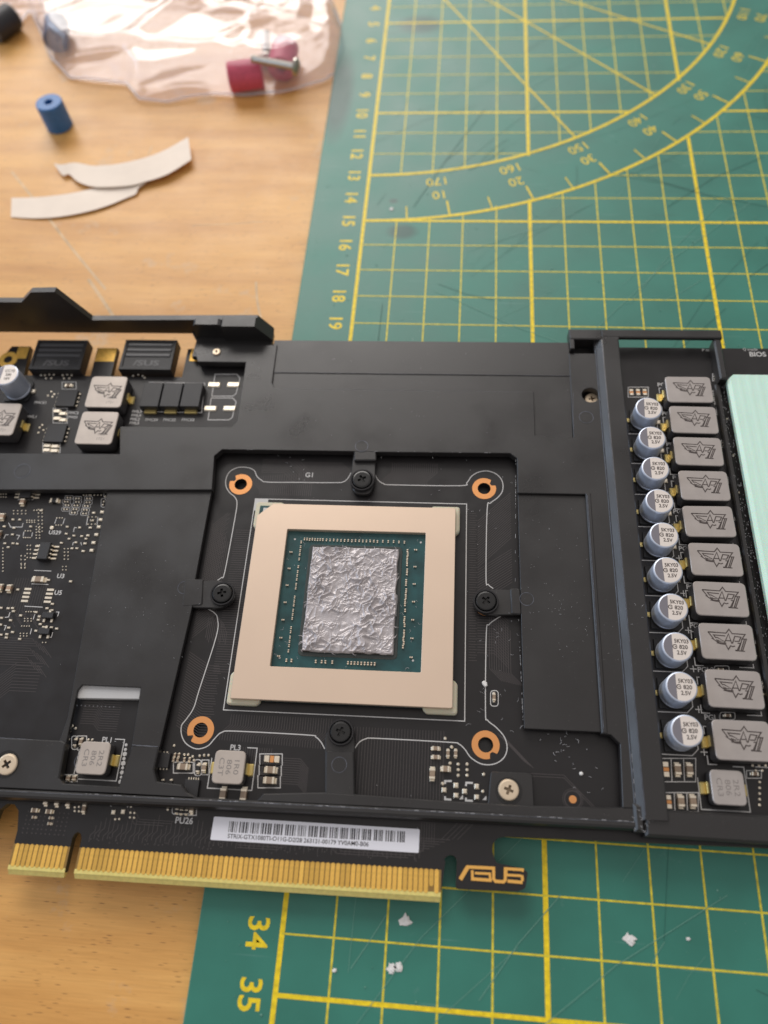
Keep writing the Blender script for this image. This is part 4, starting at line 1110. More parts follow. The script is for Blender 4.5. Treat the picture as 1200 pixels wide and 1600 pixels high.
for (x0, y0) in ((334, 585), (328, 622)):
    sk2.strip(P([(x0 + 2, y0), (x0 + 36, y0), (x0 + 41, y0 + 6), (x0 + 35, y0 + 30), (x0 + 30, y0 + 34), (x0 - 3, y0 + 34), (x0 + 2, y0)]), .22, .02, 'silk')
    for dx in (2, 32):
        x, y = G(x0 + dx, y0 + 16.5, 0); b = MB(); b.prism(rpoly(rect(-1.9, -.8, 1.5, .8), .4), 0, .35, 'solder', bev=.25); b.build('solder_pad', card, loc=(x, y, 0))
# black ribbed power sockets standing in the board's slots
def socket(x0, y0):
    b = MB(); w, d, h = 14.3, 10.0, 2.2
    b.prism(rect(0, 0, w, d), -1.2, h - .25, 'chip', bev=.1)
    b.prism(rect(0, 0, w, d), h - .6, h, 'chip', holes=[rect(.8, .9, w - .8, d - .5)], bev=.08)
    for k in range(3): b.box(1.0, d - 2.1 - k * 1.75, h - .3, w - 1.0, d - 1.2 - k * 1.75, h + .02, 'printlite2', .15)
    o = b.build('power_socket', card, loc=(x0, y0, 0))
    t = MB(); t.text('/SUS', w / 2, 2.3, 1.9, h - .18, 'printlite2', sx=1.5, bold=.03); t.build('embossed_lettering', o)
socket(-113.6, 121.0); socket(-88.7, 121.3)
for q in ((-97.1, 125.5, -91.7, 130.0), (-70.8, 125.9, -68.45, 130.2), (-120.0, 126.2, -116.8, 130.2)):
    b = MB(); b.box(q[0], q[1], 0, q[2], q[3], .06, 'gold', .02); b.build('gold_pad', card)
b = MB(); x, y = G(13, 562, 0); b.prism(circ(x, y, 2.6, 28), 0, .15, 'gold', holes=[circ(x, y, 1.2, 16)]); b.build('plated_ring', card)
# surface parts in the left field
def so8(px_, py_, body=True, pitch=1.0, w=3.4, n=4):
    x, y = G(px_, py_, .6)
    b = MB()
    if body: b.box(-w * .33, -n * pitch / 2 - .1, .02, w * .33, n * pitch / 2 + .1, 1.3, 'chip', .1)
    for s_ in (-1, 1):
        for k in range(n):
            yy = (k - (n - 1) / 2) * pitch
            if body:
                b.box(s_ * w * .58 - .75, yy - .22, .0, s_ * w * .58 + .75, yy + .22, .28, 'solder', .08)
                b.box(s_ * w * .38 - .3, yy - .18, .2, s_ * w * .38 + .3, yy + .18, .8, 'solder', .05)
            else: b.box(s_ * w * .62 - .85, yy - .28, 0, s_ * w * .62 + .85, yy + .28, .12, 'solder', .05)
    return b.build('memory_chip' if body else 'chip_footprint', card, loc=(x, y, 0))
so8(70, 862, True, 1.02, 3.9); so8(57, 929, False, .98, 4.4); so8(43, 768, True, .95, 4.2)
def so3(px_, py_):
    x, y = G(px_, py_, .4); b = MB(); b.box(-1.3, -.7, .05, 1.3, .7, .95, 'chip', .1)
    for q in ((-.9, -1.1), (.9, -1.1), (0, 1.1)): b.box(q[0] - .28, q[1] - .4, 0, q[0] + .28, q[1] + .4, .3, 'solder', .06)
    b.build('transistor', card, loc=(x, y, 0))
so3(76, 962); so3(70, 987)
for q in ((35, 784), (3, 807), (0, 918), (14, 919), (-3, 834)): chipcap(q[0], q[1], 1.5, 1.1, True, 'smd_tan2', .9)
chipcap(60, 905, 2.6, 1.3, False, 'smd_tan', .8)
chipcap(85, 782, 2.0, 1.1, False, 'smd_black', .7)
# many pad pairs that nobody could pick apart one by one
st = MB()
def dot(x, y, r=.22, h=.22, m='solder'):
    st.prism(circ(x, y, r, 6, rnd.random()), 0, h, m, bev=min(r, h) * .45, bottom=False)
def pair(px_, py_, gap=.75, vert=False, r=.27, h=.25):
    x, y = G(px_, py_, .1)
    for s_ in (-.5, .5): dot(x + (0 if vert else s_ * gap), y + (s_ * gap if vert else 0), r, h)
zz = lambda x, y: (x * .15, 750 + y * .15); zy = lambda x, y: (x * .15, 880 + y * .15)
for q in ((718, 182), (808, 190), (808, 228), (690, 225), (700, 262), (792, 265), (683, 305), (782, 305), (765, 342), (922, 192), (918, 232), (900, 270), (890, 312), (882, 350)):
    pair(*zz(*q)); x, y = zz(*q); frame(x - 6.2, y - 2.7, x + 6.4, y + 2.9, .35, .11)
pair(*zz(1078, 240), vert=True, gap=.9); x, y = zz(1078, 240); frame(x - 3.6, y - 7, x + 3.6, y + 6.5, .5, .15)
pair(*zz(1118, 170), gap=1.0); x, y = zz(1125, 145); frame(x - 6.5, y - 6, x + 6.5, y + 6, .6, .15)
for q in ((1065, 332), (1050, 412), (1030, 487), (1005, 568), (975, 652), (955, 732)):
    x, y = G(*zz(*q), .2); st.box(x - .55, y - .38, 0, x + .55, y + .38, .35, 'solder', .18); x, y = G(*zz(q[0] - 90, q[1] + 8), .2); st.box(x - .42, y - .25, 0, x + .42, y + .25, .3, 'solder', .12)
for q in ((955, 420), (830, 495), (700, 487), (690, 560), (770, 580), (850, 585), (720, 612), (895, 612), (790, 650), (750, 712), (800, 712), (640, 655), (465, 665), (395, 685), (320, 485), (545, 495), (135, 412), (205, 412), (45, 482), (145, 500), (130, 568), (50, 660), (135, 660), (180, 665), (85, 700), (430, 318)):
    x, y = G(*zz(*q), .15); st.box(x - .36, y - .22, 0, x + .36, y + .22, .3, 'solder', .12)
for (cx, cy, nn, mm, dx, dy) in ((205, 335, 4, 2, 42, 32), (420, 420, 2, 7, 38, 38), (395, 545, 2, 5, 34, 30), (240, 850, 2, 4, 40, 40), (300, 745, 2, 4, 32, 42), (690, 770, 2, 4, 38, 36), (30, 830, 1, 8, 0, 34), (960, 385, 3, 1, 38, 0), (955, 460, 3, 1, 38, 0), (385, 315, 3, 1, 30, 0), (320, 430, 4, 2, 26, 20), (1000, 155, 4, 1, 36, 0), (900, 155, 3, 1, 30, 0), (35, 130, 3, 4, 26, 30), (610, 470, 3, 1, 28, 0), (620, 395, 3, 1, 28, 0), (280, 600, 4, 1, 22, 0), (290, 530, 3, 1, 28, 0)):
    for i in range(nn):
        for j in range(mm):
            x, y = G(*zz(cx + (i - (nn - 1) / 2) * dx, cy + (j - (mm - 1) / 2) * dy), .1); dot(x, y, .19, .18)
x, y = G(*zz(540, 497), .1); dot(x, y, .55, .2)
for q in ((10, 465), (85, 470), (130, 468), (140, 500), (15, 570), (110, 595), (5, 640), (90, 672), (10, 745), (70, 740), (65, 775), (130, 718), (205, 790), (215, 545), (545, 425), (490, 470), (540, 490), (410, 555), (400, 590), (420, 635), (455, 665), (535, 668), (590, 682), (375, 705), (505, 175), (735, 190), (185, 275), (375, 510)):
    x, y = G(*zy(*q), .15); st.box(x - .38, y - .24, 0, x + .38, y + .24, .3, 'solder', .12)
for (cx, cy, nn, mm, dx, dy) in ((310, 505, 4, 1, 26, 0), (290, 590, 3, 2, 34, 26), (265, 655, 4, 1, 26, 0), (245, 745, 3, 2, 34, 26), (460, 825, 2, 1, 32, 0), (670, 52, 2, 2, 34, 34), (240, 35, 2, 2, 36, 34)):
    for i in range(nn):
        for j in range(mm):
            x, y = G(*zy(cx + (i - (nn - 1) / 2) * dx, cy + (j - (mm - 1) / 2) * dy), .1); dot(x, y, .17, .18)
for pts in ([(355, 75), (535, 82)], [(330, 215), (505, 222)], [(255, 448), (445, 458)], [(345, 585), (365, 530)], [(315, 740), (330, 680)], [(600, 555), (615, 510), (585, 507)], [(550, 720), (535, 772), (510, 770)], [(50, 565), (90, 560), (105, 510)], [(40, 650), (65, 650), (45, 700)]):
    sk2.strip([G(*zy(*p)) for p in pts], .18, .02, 'silk')
for pts in ([(90, 445), (110, 490), (230, 490), (240, 450)], [(185, 205), (350, 205)], [(40, 610), (60, 570), (90, 570)], [(170, 575), (205, 578), (180, 620)], [(570, 455), (590, 395)], [(655, 460), (675, 400)], [(240, 590), (250, 540)], [(330, 590), (340, 545)], [(765, 540), (775, 495), (800, 497)], [(755, 680), (765, 648)], [(850, 680), (842, 650)], [(1020, 385), (1010, 470)], [(915, 385), (900, 470)]):
    sk2.strip([G(*zz(*p)) for p in pts], .17, .02, 'silk')
# by the chip's lower right corner
lz = lambda x, y: (640 + x * .31667, 1100 + y * .31667)
for q in ((200, 292), (240, 297), (240, 325), (240, 352), (284, 297), (284, 325), (284, 352), (208, 212), (176, 170), (366, 347), (163, 393), (362, 432)):
    x, y = G(*lz(*q), .1); dot(x, y, .36, .3)
for q in ((170, 425), (229, 402), (229, 452), (272, 432), (332, 407), (332, 460)):
    x, y = G(*lz(*q), .2); st.box(x - .5, y - .5, 0, x + .5, y + .5, .4, 'solder', .2)
for pts in ([(175, 395), (175, 380), (208, 380)], [(175, 455), (175, 470), (206, 472)], [(278, 405), (280, 388), (312, 390)], [(278, 462), (278, 476), (312, 478)]):
    sk2.strip([G(*lz(*p)) for p in pts], .38, .02, 'silk')
for q in ((255, 460), (370, 464)): sk2.cap([P([lz(q[0] - 11, q[1] + 10), lz(q[0] + 10, q[1] + 10), lz(q[0] + 8, q[1] - 12)])], .022, 'silk')
# under the rail, left
for q in ((467, 85), (493, 82), (467, 108), (493, 110), (815, 55), (818, 80), (815, 118), (840, 120), (812, 148), (838, 150), (720, 160), (745, 158), (1048, 100), (1050, 60), (540, 18), (800, 30), (825, 32)):
    x, y = G(q[0] * .25, 1240 + q[1] * .25, .1); dot(x, y, .26, .2)
for q in ((745, 40), (708, 115), (768, 112)):
    x, y = G(q[0] * .25, 1240 + q[1] * .25, .2); st.box(x - .4, y - .45, 0, x + .4, y + .45, .35, 'solder', .15)
for pts in ([(695, 80), (695, 48), (720, 48)], [(785, 48), (802, 50), (798, 85)]): sk2.strip(P([(a * .25, 1240 + c * .25) for a, c in pts]), .3, .02, 'silk')
# round the coils PL1 and PL3
for q in ((113, 1134), (118, 1138), (109, 1143), (107.5, 1155), (138, 1156), (144, 1156), (272, 1165), (262, 1178), (301, 1182), (303, 1188), (312, 1181), (319, 1180), (326, 1180), (288, 1179), (294, 1179)):
    x, y = G(*q, .1); dot(x, y, .3, .25)
for k in range(3):
    for yy in (1178, 1199): 
        x, y = G(251 + k * 5, yy, .1); st.box(x - .15, y - .5, 0, x + .15, y + .5, .2, 'solder', .04)
for k in range(9): x, y = G(197 - k * 1.1, 1164 + k * 7.2, .1); dot(x, y, .3 + .25 * rnd.random(), .15, 'silk')
for k in range(5):
    x, y = G(1176 + k * 5, 1196 + (k % 2) * 8, .1); dot(x, y, .3, .2)
    x, y = G(1187 , 1222 + k * 9, .1); dot(x, y, .3, .2)
for q in ((64, 586), (70, 586), (77, 585), (84, 585), (98, 586), (105, 585), (112, 586), (72, 591), (80, 591), (100, 591), (108, 591), (208, 587), (216, 585), (223, 587), (226, 590), (80, 612), (85, 616), (75, 618), (82, 620), (62, 668), (68, 672), (60, 676), (66, 664)):
    x, y = G(*q, .1); dot(x, y, .3, .2)
for q in ((1154, 770), (1160, 845), (1168, 902), (1146, 712), (1181, 1025), (1192, 1085), (1136, 655)): x, y = G(*q, .1); dot(x, y, .35, .3)
# the strip of residue beside the mint pad
for k in range(260):
    y = rnd.uniform(25, 119); x = 67.3 + rnd.uniform(-.9, .7); st.add([(x, y, 1.46), (x + rnd.uniform(.08, .3), y + rnd.uniform(-.1, .3), 1.5), (x + .05, y + rnd.uniform(.1, .5), 1.46)], [(0, 1, 2)], 'grease')
st.build('small_solder_joints', card, kind='stuff')
sk2.build('component_outlines', card, kind='stuff')
# controller chips at the left of coils PL3, PL1
b = MB(); x, y = G(256, 1188, .5); b.box(-1.6, -1.5, .02, 1.2, 1.5, .8, 'chip', .06); b.build('power_chip', card, loc=(x, y, 0))
b = MB(); x, y = G(299, 1233, .5); b.box(-1.5, -1.6, .02, 1.5, 1.8, .8, 'chip', .06)
for k in range(5): b.box(-1.1 + k * .5, 1.85, .01, -.85 + k * .5, 2.3, .2, 'solder', .03)
b.build('power_chip', card, loc=(x, y, 0))
# foam strip seen in the lower-left window
b = MB(); b.prism(rpoly(P([(122, 1070), (221, 1073), (217.5, 1092.5), (120.5, 1091)], 1.2), .2), .05, 1.2, 'foam', bev=.12)
b.build('foam_strip', card)
# fiducial by the lower right corner
b = MB(); x, y = G(895, 1249, 0); b.prism(circ(x, y, .75, 20), 0, .05, 'copper', bottom=False); b.ring(x, y, 1.5, 1.7, .015, 'trace'); b.ring(x, y, 1.9, 2.0, .015, 'trace'); b.build('fiducial_dot', card)

# --- barcode label
b = MB(); b.prism(rpoly([(-45.6, 8.35), (-4.4, 8.25), (-4.35, 12.5), (-45.5, 12.65)], .25, 3), 0, .08, 'label', bev=.02)
lab = b.build('barcode_label', card)
b = MB(); x = -42.2; rb = random.Random(3); grp = 0
while x < -7.1:
    w = rb.choice((.12, .12, .22, .3)); g = rb.choice((.12, .14, .24))
    grp += 1
    b.box(x, 9.95, .08, x + w, 11.95, .09, 'ink'); x += w + g + (.34 if grp % 5 == 0 else 0)
t = 'STRIX-GTX1080TI-O11G-D2I28 263131-00179 YV0AM0-B06'
vs_, _ = text_mesh(t, .012, 'LEFT'); wd = max(v[0] for v in vs_)
b.text(t, -42.2, 9.25, .82, .09, 'ink', bold=.012, align='LEFT', sx=28.0 / (wd * .82))
b.build('barcode_print', lab)

# --- gold maker's logo on the tab (strokes traced as bands)
lg = MB()
def lz2(x, y): return G(640 + x * .18333, 1300 + y * .18333, .1)
def stroke(pts, w=.50): lg.strip([lz2(*p) for p in pts], w * 1.22, .13 + _q[0] * .004, 'goldlogo', h=.12); _q[0] += 1
_q = [0]
stroke([(432, 405), (494, 300)], .62); stroke([(484, 297), (725, 309)], .46); stroke([(534, 326), (536, 410)], .42)
stroke([(556, 350), (682, 356)], .36)
stroke([(682, 344), (688, 410)], .36); stroke([(524, 399), (700, 412)], .46)
stroke([(716, 297), (716, 400), (732, 420), (800, 425), (815, 410), (816, 302)], .46)
stroke([(806, 312), (968, 322)], .42); stroke([(968, 312), (962, 340)], .3)
stroke([(826, 366), (950, 373)], .36); stroke([(958, 368), (962, 418)], .42); stroke([(826, 352), (826, 330)], .3)
stroke([(834, 418), (962, 430)], .46)
lg.build('gold_logo', card)

# --- lint, scratches, edge wear and painted edge highlights
li = MB(); rl = random.Random(11)
def lint(px_, py_, z, n=1, sp=0, L0=.3, L1=1.6, r=.018):
    for k in range(n):
        x, y = G(px_ + rl.gauss(0, sp), py_ + rl.gauss(0, sp), z)
        a = rl.uniform(0, 6.3); L_ = rl.uniform(L0, L1) * .7; cv = rl.uniform(-1.4, 1.4); pts = [(x, y, z + .05)]
        for j in range(4):
            a += cv * .4; x += L_ / 4 * math.cos(a); y += L_ / 4 * math.sin(a); pts.append((x, y, z + .05 + .06 * rl.random()))
        li.tube(pts, r, 'lint', 4)
lint(780, 1100, .05, 14, 28, .4, 1.8); lint(790, 1000, .05, 12, 22, .3, 1.2); lint(770, 800, .05, 14, 25, .3, .9)
lint(880, 960, 2.1, 26, 30, .15, .6); lint(860, 850, 2.1, 14, 30, .1, .5); lint(250, 960, 1.95, 24, 45, .1, .5, .022); lint(700, 640, PZ, 14, 90, .1, .4, .025)
lint(980, 960, 4.0, 5, 12, .3, 1.0); lint(940, 1000, PZ, 20, 40, .1, .5); lint(470, 712, .1, 16, 26, .3, 1.4, .03)
lint(870, 1152, .3, 22, 24, .3, 1.4, .03); lint(660, 712, .1, 10, 60, .3, 1.0, .03); lint(560, 980, .05, 6, 90, .3, .9, .02); lint(900, 1200, .1, 8, 30, .3, 1.0, .025)
lint(1010, 1285, 3.5, 22, 9, .3, 1.3, .025); lint(700, 1290, .2, 8, 60, .2, .6, .02)
lint(620, 650, PZ, 30, 110, .08, .35, .02); lint(880, 900, 2.1, 30, 60, .08, .3, .02); lint(200, 900, 1.95, 24, 60, .08, .3, .02); lint(560, 740, .05, 14, 90, .1, .6, .015)
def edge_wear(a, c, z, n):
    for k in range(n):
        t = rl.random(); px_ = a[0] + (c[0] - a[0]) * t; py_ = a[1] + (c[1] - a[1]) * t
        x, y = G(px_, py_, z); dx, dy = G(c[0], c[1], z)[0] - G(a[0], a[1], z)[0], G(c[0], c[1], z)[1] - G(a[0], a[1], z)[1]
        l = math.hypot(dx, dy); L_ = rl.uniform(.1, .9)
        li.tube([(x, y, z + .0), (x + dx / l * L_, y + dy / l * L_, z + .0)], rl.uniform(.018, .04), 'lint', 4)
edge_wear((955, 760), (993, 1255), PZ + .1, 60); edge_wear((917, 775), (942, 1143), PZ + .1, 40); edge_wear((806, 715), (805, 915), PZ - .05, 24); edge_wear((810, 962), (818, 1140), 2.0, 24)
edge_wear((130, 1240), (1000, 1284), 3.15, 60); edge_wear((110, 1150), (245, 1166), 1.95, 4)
def glint_line(pts, r=.035):  # pale tube painting the bright highlight along a plate edge
    li.tube([(x, y, z) for x, y, z in pts], r, 'edge_glint', 5)
glint_line([(38.3, 17, 4.0), (38.3, 60, 4.0), (38.3, 130, 4.0)], .05); glint_line([(36.75, 19, 2.93), (36.75, 129, 2.93)], .045)
glint_line([(31.85, 32.3, 2.98), (32.0, 86, 2.98)], .05)
for (a_, c_) in zip(lipc[:-1], lipc[1:]): glint_line([(a_[0], a_[1] + .75, 3.17), (c_[0], c_[1] + .75, 3.17)], .045)
glint_line([(a_, c_, 1.95) for a_, c_ in P([(0, 1153), (95, 1158)], 1.9)], .06); glint_line([(a_, c_, 2.8) for a_, c_ in P([(206, 1164), (247, 1167)], 2.8)], .09)
glint_line([(30.4, 115, 2.82), (29.8, 103, 2.82)]); glint_line([(-47, 115.2, 2.78), (20, 115.2, 2.78)], .02); glint_line([(-47.5, 120.7, 2.42), (30, 120.7, 2.42)], .03)
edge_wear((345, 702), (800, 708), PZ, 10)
li.build('dust_scratches_and_glints', card, kind='stuff')
# small crumb stuck beside the chip
b = MB(); x, y = G(757, 1069, 0); b.prism([(x - .6, y + .3), (x - .1, y + .7), (x + .5, y + .3), (x + .6, y - .4), (x + .1, y - .7), (x - .4, y - .2)], 0, .5, 'flake', bev=.15); b.build('paste_crumb', card)
b = MB(); x, y = G(908, 1209, 0); b.prism(circ(x, y, .4, 7), 0, .4, 'flake', bev=.15); b.build('paste_crumb', card)

# ---------------------------------------------------------------- mint thermal pad lying on the board
pad = MB(); c_, s_ = math.cos(CTH), math.sin(CTH)
x0, x1 = 68.4, 100.0; ya, yb = 22.0, 121.2
n = 150; top = []
for i in range(n + 1):
    x = x0 + (x1 - x0) * i / n
    h = 3.0 + .035 * max(0, math.sin((x - x0) * 2 * math.pi / 2.3)) ** .5 if x - x0 > .8 else 2.6 + .4 * (x - x0) / .8
    top.append((x, h))
vs = [(x, ya, h) for x, h in top] + [(x, yb - max(0, 1.6 - (x - x0)), h) for x, h in top]
m_ = n + 1
pad.add(vs, [(i, i + 1, m_ + i + 1, m_ + i) for i in range(n)], 'pad', True)
vs = [(x, yb - max(0, 1.6 - (x - x0)), h) for x, h in top] + [(x, yb - max(0, 1.6 - (x - x0)), 1.5) for x, h in top]
pad.add(vs, [(i, i + 1, m_ + i + 1, m_ + i) for i in range(n)], 'pad')
vs = [(x, ya, h) for x, h in top] + [(x, ya, 1.5) for x, h in top]
pad.add(vs, [(i, m_ + i, m_ + i + 1, i + 1) for i in range(n)], 'pad')
pad.add([(x0, ya, 1.5), (x0, ya, 2.6), (x0, yb - 1.6, 2.6), (x0, yb - 1.6, 1.5)], [(0, 1, 2, 3)], 'pad')
pad.add([(x1, ya, 1.5), (x1, ya, 3), (x1, yb, 3), (x1, yb, 1.5)], [(3, 2, 1, 0)], 'pad')
pad.add([(x0, ya, 1.5), (x1, ya, 1.5), (x1, yb, 1.5), (x0 + 1.6, yb, 1.5), (x0, yb - 1.6, 1.5)], [(0, 4, 3, 2, 1)], 'pad')
po = pad.build('thermal_pad'); po.location = CARD; po.rotation_euler.z = CTH
tag(po, 'pale mint green grooved thermal pad along the right side of the card', 'thermal pad')
# row of power transistors the pad lies on
b = MB(); b.box(68.8, 24, .02, 78, 119.5, 1.48, 'chip', .1); b.build('power_stage_row', card)

# ---------------------------------------------------------------- loose things on the table and mat
def place(o, px_, py_, zmm):
    x, y = M(px_, py_, zmm / 10); o.location = (x, y, zmm / 10)
def sleeve(name, R_, r_, H, m, hollow=True):
    b = MB()
    b.lathe(0, 0, [(R_ - .3, 0), (R_, .3), (R_, H - .45), (R_ - .15, H - .12), (R_ - .45, H)], m, n=40)
    b.lathe(0, 0, [(R_ - .45, H), (r_ + .15, H), (r_, H - .2), (r_, H * .3)], m, n=40)
    b.prism(circ(0, 0, r_, 24), H * .2, H * .3, 'darkgrey'); b.prism(circ(0, 0, R_ - .3, 32), 0, .01, m)
    return b.build(name)
# blue sleeve stands upright: its base and top in the photograph give its height
def solve_h(base, top):
    bx_, by_ = M(*base, TZ / 10)
    best = min((abs(M(*top, z / 100)[1] - by_), z / 100) for z in range(-10, 300))
    return (bx_, by_, best[1])
bx_, by_, bz_ = solve_h((94, 197), (78, 159))
o = sleeve('rubber_sleeve', 4.5, 1.35, bz_ * 10 - TZ, 'blue'); o.location = (bx_, by_, TZ / 10)
tag(o, 'small bright blue rubber sleeve standing on the wood above the paper strips', 'sleeve', 'rubber sleeves')

def strip_obj(name, top, bot, label, zf):
    n_ = 24
    T = smooth_line(top, 8); B_ = smooth_line(bot, 8)
    def samp(L_, t):
        f = t * (len(L_) - 1); i = min(int(f), len(L_) - 2); w = f - i
        return (L_[i][0] * (1 - w) + L_[i + 1][0] * w, L_[i][1] * (1 - w) + L_[i + 1][1] * w)
    vs = []; ny_ = 6
    for k in range(n_ + 1):
        t = k / n_
        for j in range(ny_ + 1):
            w = j / ny_
            a = samp(T, t); c = samp(B_, t)
            z = zf(t, w)
            x, y = M(a[0] * (1 - w) + c[0] * w, a[1] * (1 - w) + c[1] * w, z / 10)
            vs.append((x * 10, y * 10, z))
    N = len(vs); q = ny_ + 1
    fs = [(k * q + j, k * q + j + 1, (k + 1) * q + j + 1, (k + 1) * q + j) for k in range(n_) for j in range(ny_)]
    b = MB(); b.add(vs, fs, 'paper', True)
    b.add([(x, y, z - .14) for x, y, z in vs], [f[::-1] for f in fs], 'paper', True)
    rim = [k * q for k in range(n_ + 1)] + [n_ * q + j for j in range(1, q)] + [k * q + ny_ for k in range(n_ - 1, -1, -1)] + [j for j in range(ny_ - 1, 0, -1)]
    r_ = len(rim); rv = [vs[i] for i in rim]
    b.add(rv + [(x, y, z - .14) for x, y, z in rv], [(i, (i + 1) % r_, r_ + (i + 1) % r_, r_ + i) for i in range(r_)], 'paper')
    o = b.build(name); tag(o, label, 'paper strip', 'curved paper strips'); return o
strip_obj('paper_strip', [(18, 309), (60, 308), (110, 302), (150, 293), (190, 281), (224, 268)], [(17, 339), (60, 341), (110, 336), (160, 324), (198, 309), (212, 303), (216, 294), (228, 286)], 'lower of the two curved cream paper strips, its square end at the left edge', lambda t, w: TZ + .3 + .5 * t + .3 * math.sin(t * 5) ** 2)
strip_obj('paper_strip', [(84, 255), (96, 257), (118, 254), (150, 259), (200, 253), (250, 238), (294, 214)], [(86, 258), (98, 274), (108, 272), (122, 284), (150, 292), (200, 290), (226, 284), (262, 272), (299, 249)], 'upper of the two curved cream paper strips, torn at its left end', lambda t, w: TZ + 1.1 + 1.0 * t * t + .5 * math.sin(t * 7) ** 2 * (1 - w))

def flake(px_, py_, R_, label, zmm=0.0, sx_=1.0):
    rr = random.Random(int(px_ * 7 + py_)); n_ = 15
    p = [(R_ * sx_ * (0.45 + .75 * rr.random()) * math.cos(2 * math.pi * i / n_), R_ * (0.4 + .7 * rr.random()) * math.sin(2 * math.pi * i / n_)) for i in range(n_)]
    b = MB(); b.prism(p, .05, .14, 'flake', bev=.03); b.prism([(x * .45 + R_ * .2, y * .5 - R_ * .1) for x, y in p], .13, .26, 'flake', bev=.05); o = b.build('flake'); place(o, px_, py_, zmm); tag(o, label, 'flake', 'white flakes scattered on the mat'); return o
flake(634, 1440, 1.5, 'largest white flake, on the mat just below the gold contacts')
flake(612, 1514, 1.1, 'white flake in the grid square near row 35, below the largest flake')
flake(622, 1511, .9, 'small white flake touching another near the bottom of the mat')
flake(984, 1467, 1.25, 'white flake alone at the right, below the logo tab of the card')
flake(612, 327, .8, 'tiny white flake beside the number 15 at the far part of the mat')
flake(523, 1516, .45, 'speck of white near the 35 row line, left of the paired flakes')
flake(1075, 1467, .45, 'speck of white right of the lone right-hand flake')

# dark discs of dried liquid on the mat

# contents of the bag
def lying(name, R_, r_, L_, m, px_, py_, ang, z=None, tilt=0.0):
    o = sleeve(name, R_, r_, L_, m)
    x, y = M(px_, py_, (TZ + R_) / 10)
    d = Vector((math.cos(ang) * math.cos(tilt), math.sin(ang) * math.cos(tilt), math.sin(tilt)))
    o.rotation_euler = d.to_track_quat('Z', 'Y').to_euler()
    zc = (TZ + R_ if z is None else z) / 10
    o.location = Vector((x, y, zc)) - d * L_ * .05
    return o
o = lying('rubber_sleeve', 4.9, 1.6, 11.5, 'pink', 384, 118, math.radians(190)); tag(o, 'pink rubber sleeve lying with its open end to the left, inside the clear bag', 'sleeve', 'rubber sleeves')
o = lying('rubber_sleeve', 4.7, 1.6, 11.0, 'pink', 443, 94, math.radians(268), tilt=-.1, z=TZ + 5.4); tag(o, 'pink rubber sleeve behind the bolt in the bag, open end towards the card', 'sleeve', 'rubber sleeves')
o = lying('rubber_sleeve', 4.4, 1.3, 11.5, 'darkblue', 88, 50, math.radians(104)); tag(o, 'dark blue grey sleeve under the left part of the clear bag', 'sleeve', 'rubber sleeves')
o = lying('rubber_sleeve', 4.6, 1.3, 11.0, 'darkgrey', 4, 36, math.radians(60)); tag(o, 'dark sleeve at the top left corner', 'sleeve', 'rubber sleeves')
def bolt(px_, py_, ang, L_, z, label, R_=.85):
    b = MB(); b.lathe(0, 0, [(0, 0), (R_, 0)] + [(R_ + (.0 if k % 2 else -.14), .35 * k) for k in range(1, int(L_ / .35))], 'steel', n=14)
    b.lathe(0, 0, [(R_, L_ - .4), (R_ * 2.2, L_ - .3), (R_ * 2.2, L_ + .35), (R_ * 1.6, L_ + .9), (0, L_ + 1.0)], 'steel', n=24)
    o = b.build('bolt'); x, y = M(px_, py_, z / 10); d = Vector((math.cos(ang), math.sin(ang), -.06)).normalized()
    o.rotation_euler = d.to_track_quat('Z', 'Y').to_euler(); o.location = (x, y, z / 10); tag(o, label, 'bolt', 'bolts in the bag'); return o
bolt(394, 92, math.radians(-12), 15.5, 9.6, 'long steel bolt with a wide head lying across the pink sleeves in the bag', 1.3)
bolt(416, 52, math.radians(-82), 15, 1.6, 'steel bolt between the two pink sleeves, pointing to the card', 1.4)

# clear plastic bag: a crumpled two-layer film
edge_pts = [(-60, 60), (0, 58), (30, 38), (48, 18), (64, 50), (80, 92), (110, 122), (150, 127), (198, 132), (218, 156), (262, 160), (302, 152), (330, 148), (380, 150), (440, 146), (505, 128), (522, 118), (541, 82), (536, 45), (518, 10), (512, -60), (480, -200), (-60, -200)]
E2 = [M(a, c, TZ / 10 + .05) for a, c in edge_pts]
E2 = [(x * 10, y * 10) for x, y in E2]
def inside(x, y):
    c = False; j = len(E2) - 1
    for i in range(len(E2)):
        xi, yi = E2[i]; xj, yj = E2[j]
        if (yi > y) != (yj > y) and x < (xj - xi) * (y - yi) / (yj - yi) + xi: c = not c
        j = i
    return c
def edist(x, y):
    best = 1e9; q = None
    for i in range(len(E2)):
        a = Vector(E2[i - 1]); b_ = Vector(E2[i]); p = Vector((x, y)); d = b_ - a
        t = max(0, min(1, (p - a).dot(d) / d.length_squared)); r = a + d * t; L_ = (p - r).length
        if L_ < best: best = L_; q = r
    return best, q
def fold(x, y, k):
    """sharp folds: distance to a few crossing straight creases"""
    h = 0
    for i in range(17):
        rr = random.Random(i * 17 + k); a = rr.uniform(-.7, 2.2); c = rr.uniform(-90, 40)
        d = (x * math.sin(a) - y * math.cos(a)) - c - 55
        w = rr.uniform(1.8, 6); h += rr.uniform(.18, .36) * w * max(0, 1 - abs(d) / w)
    return h
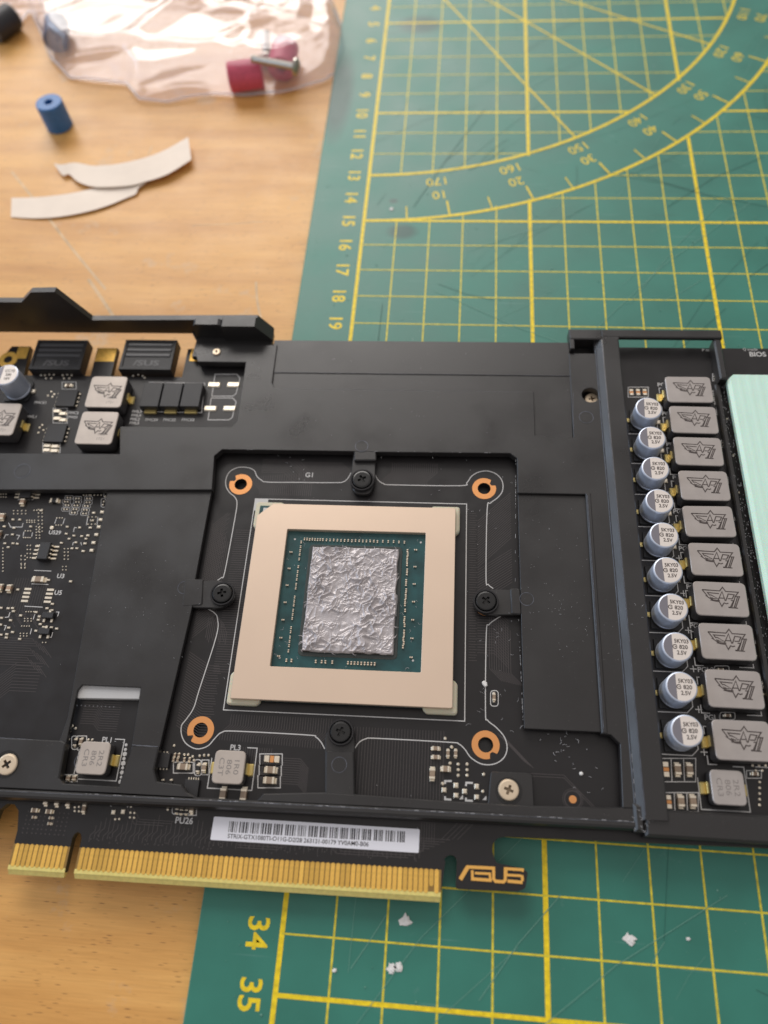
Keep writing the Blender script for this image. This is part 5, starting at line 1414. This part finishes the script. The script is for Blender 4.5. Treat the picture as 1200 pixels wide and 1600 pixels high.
def film(k, lift, name):
    step = .8; ids = {}; vs = []; fs = []
    gx0 = min(p[0] for p in E2); gx1 = max(p[0] for p in E2); gy0 = min(p[1] for p in E2); gy1 = max(p[1] for p in E2)
    nx_ = int((gx1 - gx0) / step) + 1; ny_ = int((gy1 - gy0) / step) + 1
    ins = [[inside(gx0 + i * step, gy0 + j * step) for j in range(ny_)] for i in range(nx_)]
    def vid(i, j):
        if (i, j) in ids: return ids[(i, j)]
        x, y = gx0 + i * step, gy0 + j * step
        d, q = edist(x, y)
        nb = all(0 <= i + a < nx_ and 0 <= j + c < ny_ and ins[i + a][j + c] for a in (-1, 0, 1) for c in (-1, 0, 1))
        if not nb: x, y = q.x, q.y; d = 0
        w = min(1, d / 4.5) ** .5
        v = Vector((x * .05, y * .05, k * 3.7))
        z = TZ + .25 + (lift * w + (fold(x, y, k) + 3.4 * noise.noise(v * .55) + .35 * noise.noise(v * 2.6) + .4 * noise.noise(Vector((x * .035 + y * .02, (y - x * .5) * .16, k))) ) * min(1, d / 5)) 
        if k and 360 < 0: pass
        z = max(TZ + .15 + .1 * k, z)
        ids[(i, j)] = len(vs); vs.append((x, y, z)); return ids[(i, j)]
    for i in range(nx_ - 1):
        for j in range(ny_ - 1):
            if ins[i][j] and ins[i + 1][j] and ins[i + 1][j + 1] and ins[i][j + 1]:
                fs.append((vid(i, j), vid(i + 1, j), vid(i + 1, j + 1), vid(i, j + 1)))
    b = MB(); b.add(vs, fs, 'film', True); return b.build(name)
bag_edge = [(x, y, TZ + .5) for x, y in E2[:20]]
bag = empty('plastic_bag', (M(250, 60, TZ / 10)[0], M(250, 60, TZ / 10)[1], TZ / 10))
tag(bag, 'crumpled clear plastic bag glinting at the far left of the table', 'plastic bag')
for k, lf, nm in ((0, .2, 'under_film'), (1, 12.5, 'upper_film')):
    o = film(k, lf, nm); o.parent = bag; o.matrix_parent_inverse = Matrix.Translation(bag.location).inverted()
hem = []
for i in range(len(bag_edge) - 1):
    a = Vector(bag_edge[i]); c = Vector(bag_edge[i + 1]); n_ = max(2, int((c - a).length / 3))
    for k in range(n_):
        p = a.lerp(c, k / n_); hem.append((p.x, p.y, p.z + .5 + .6 * noise.noise(p * .15)))
b = MB(); b.tube(hem, .45, 'hem', 6)
o = b.build('bag_hem'); o.parent = bag; o.matrix_parent_inverse = Matrix.Translation(bag.location).inverted()
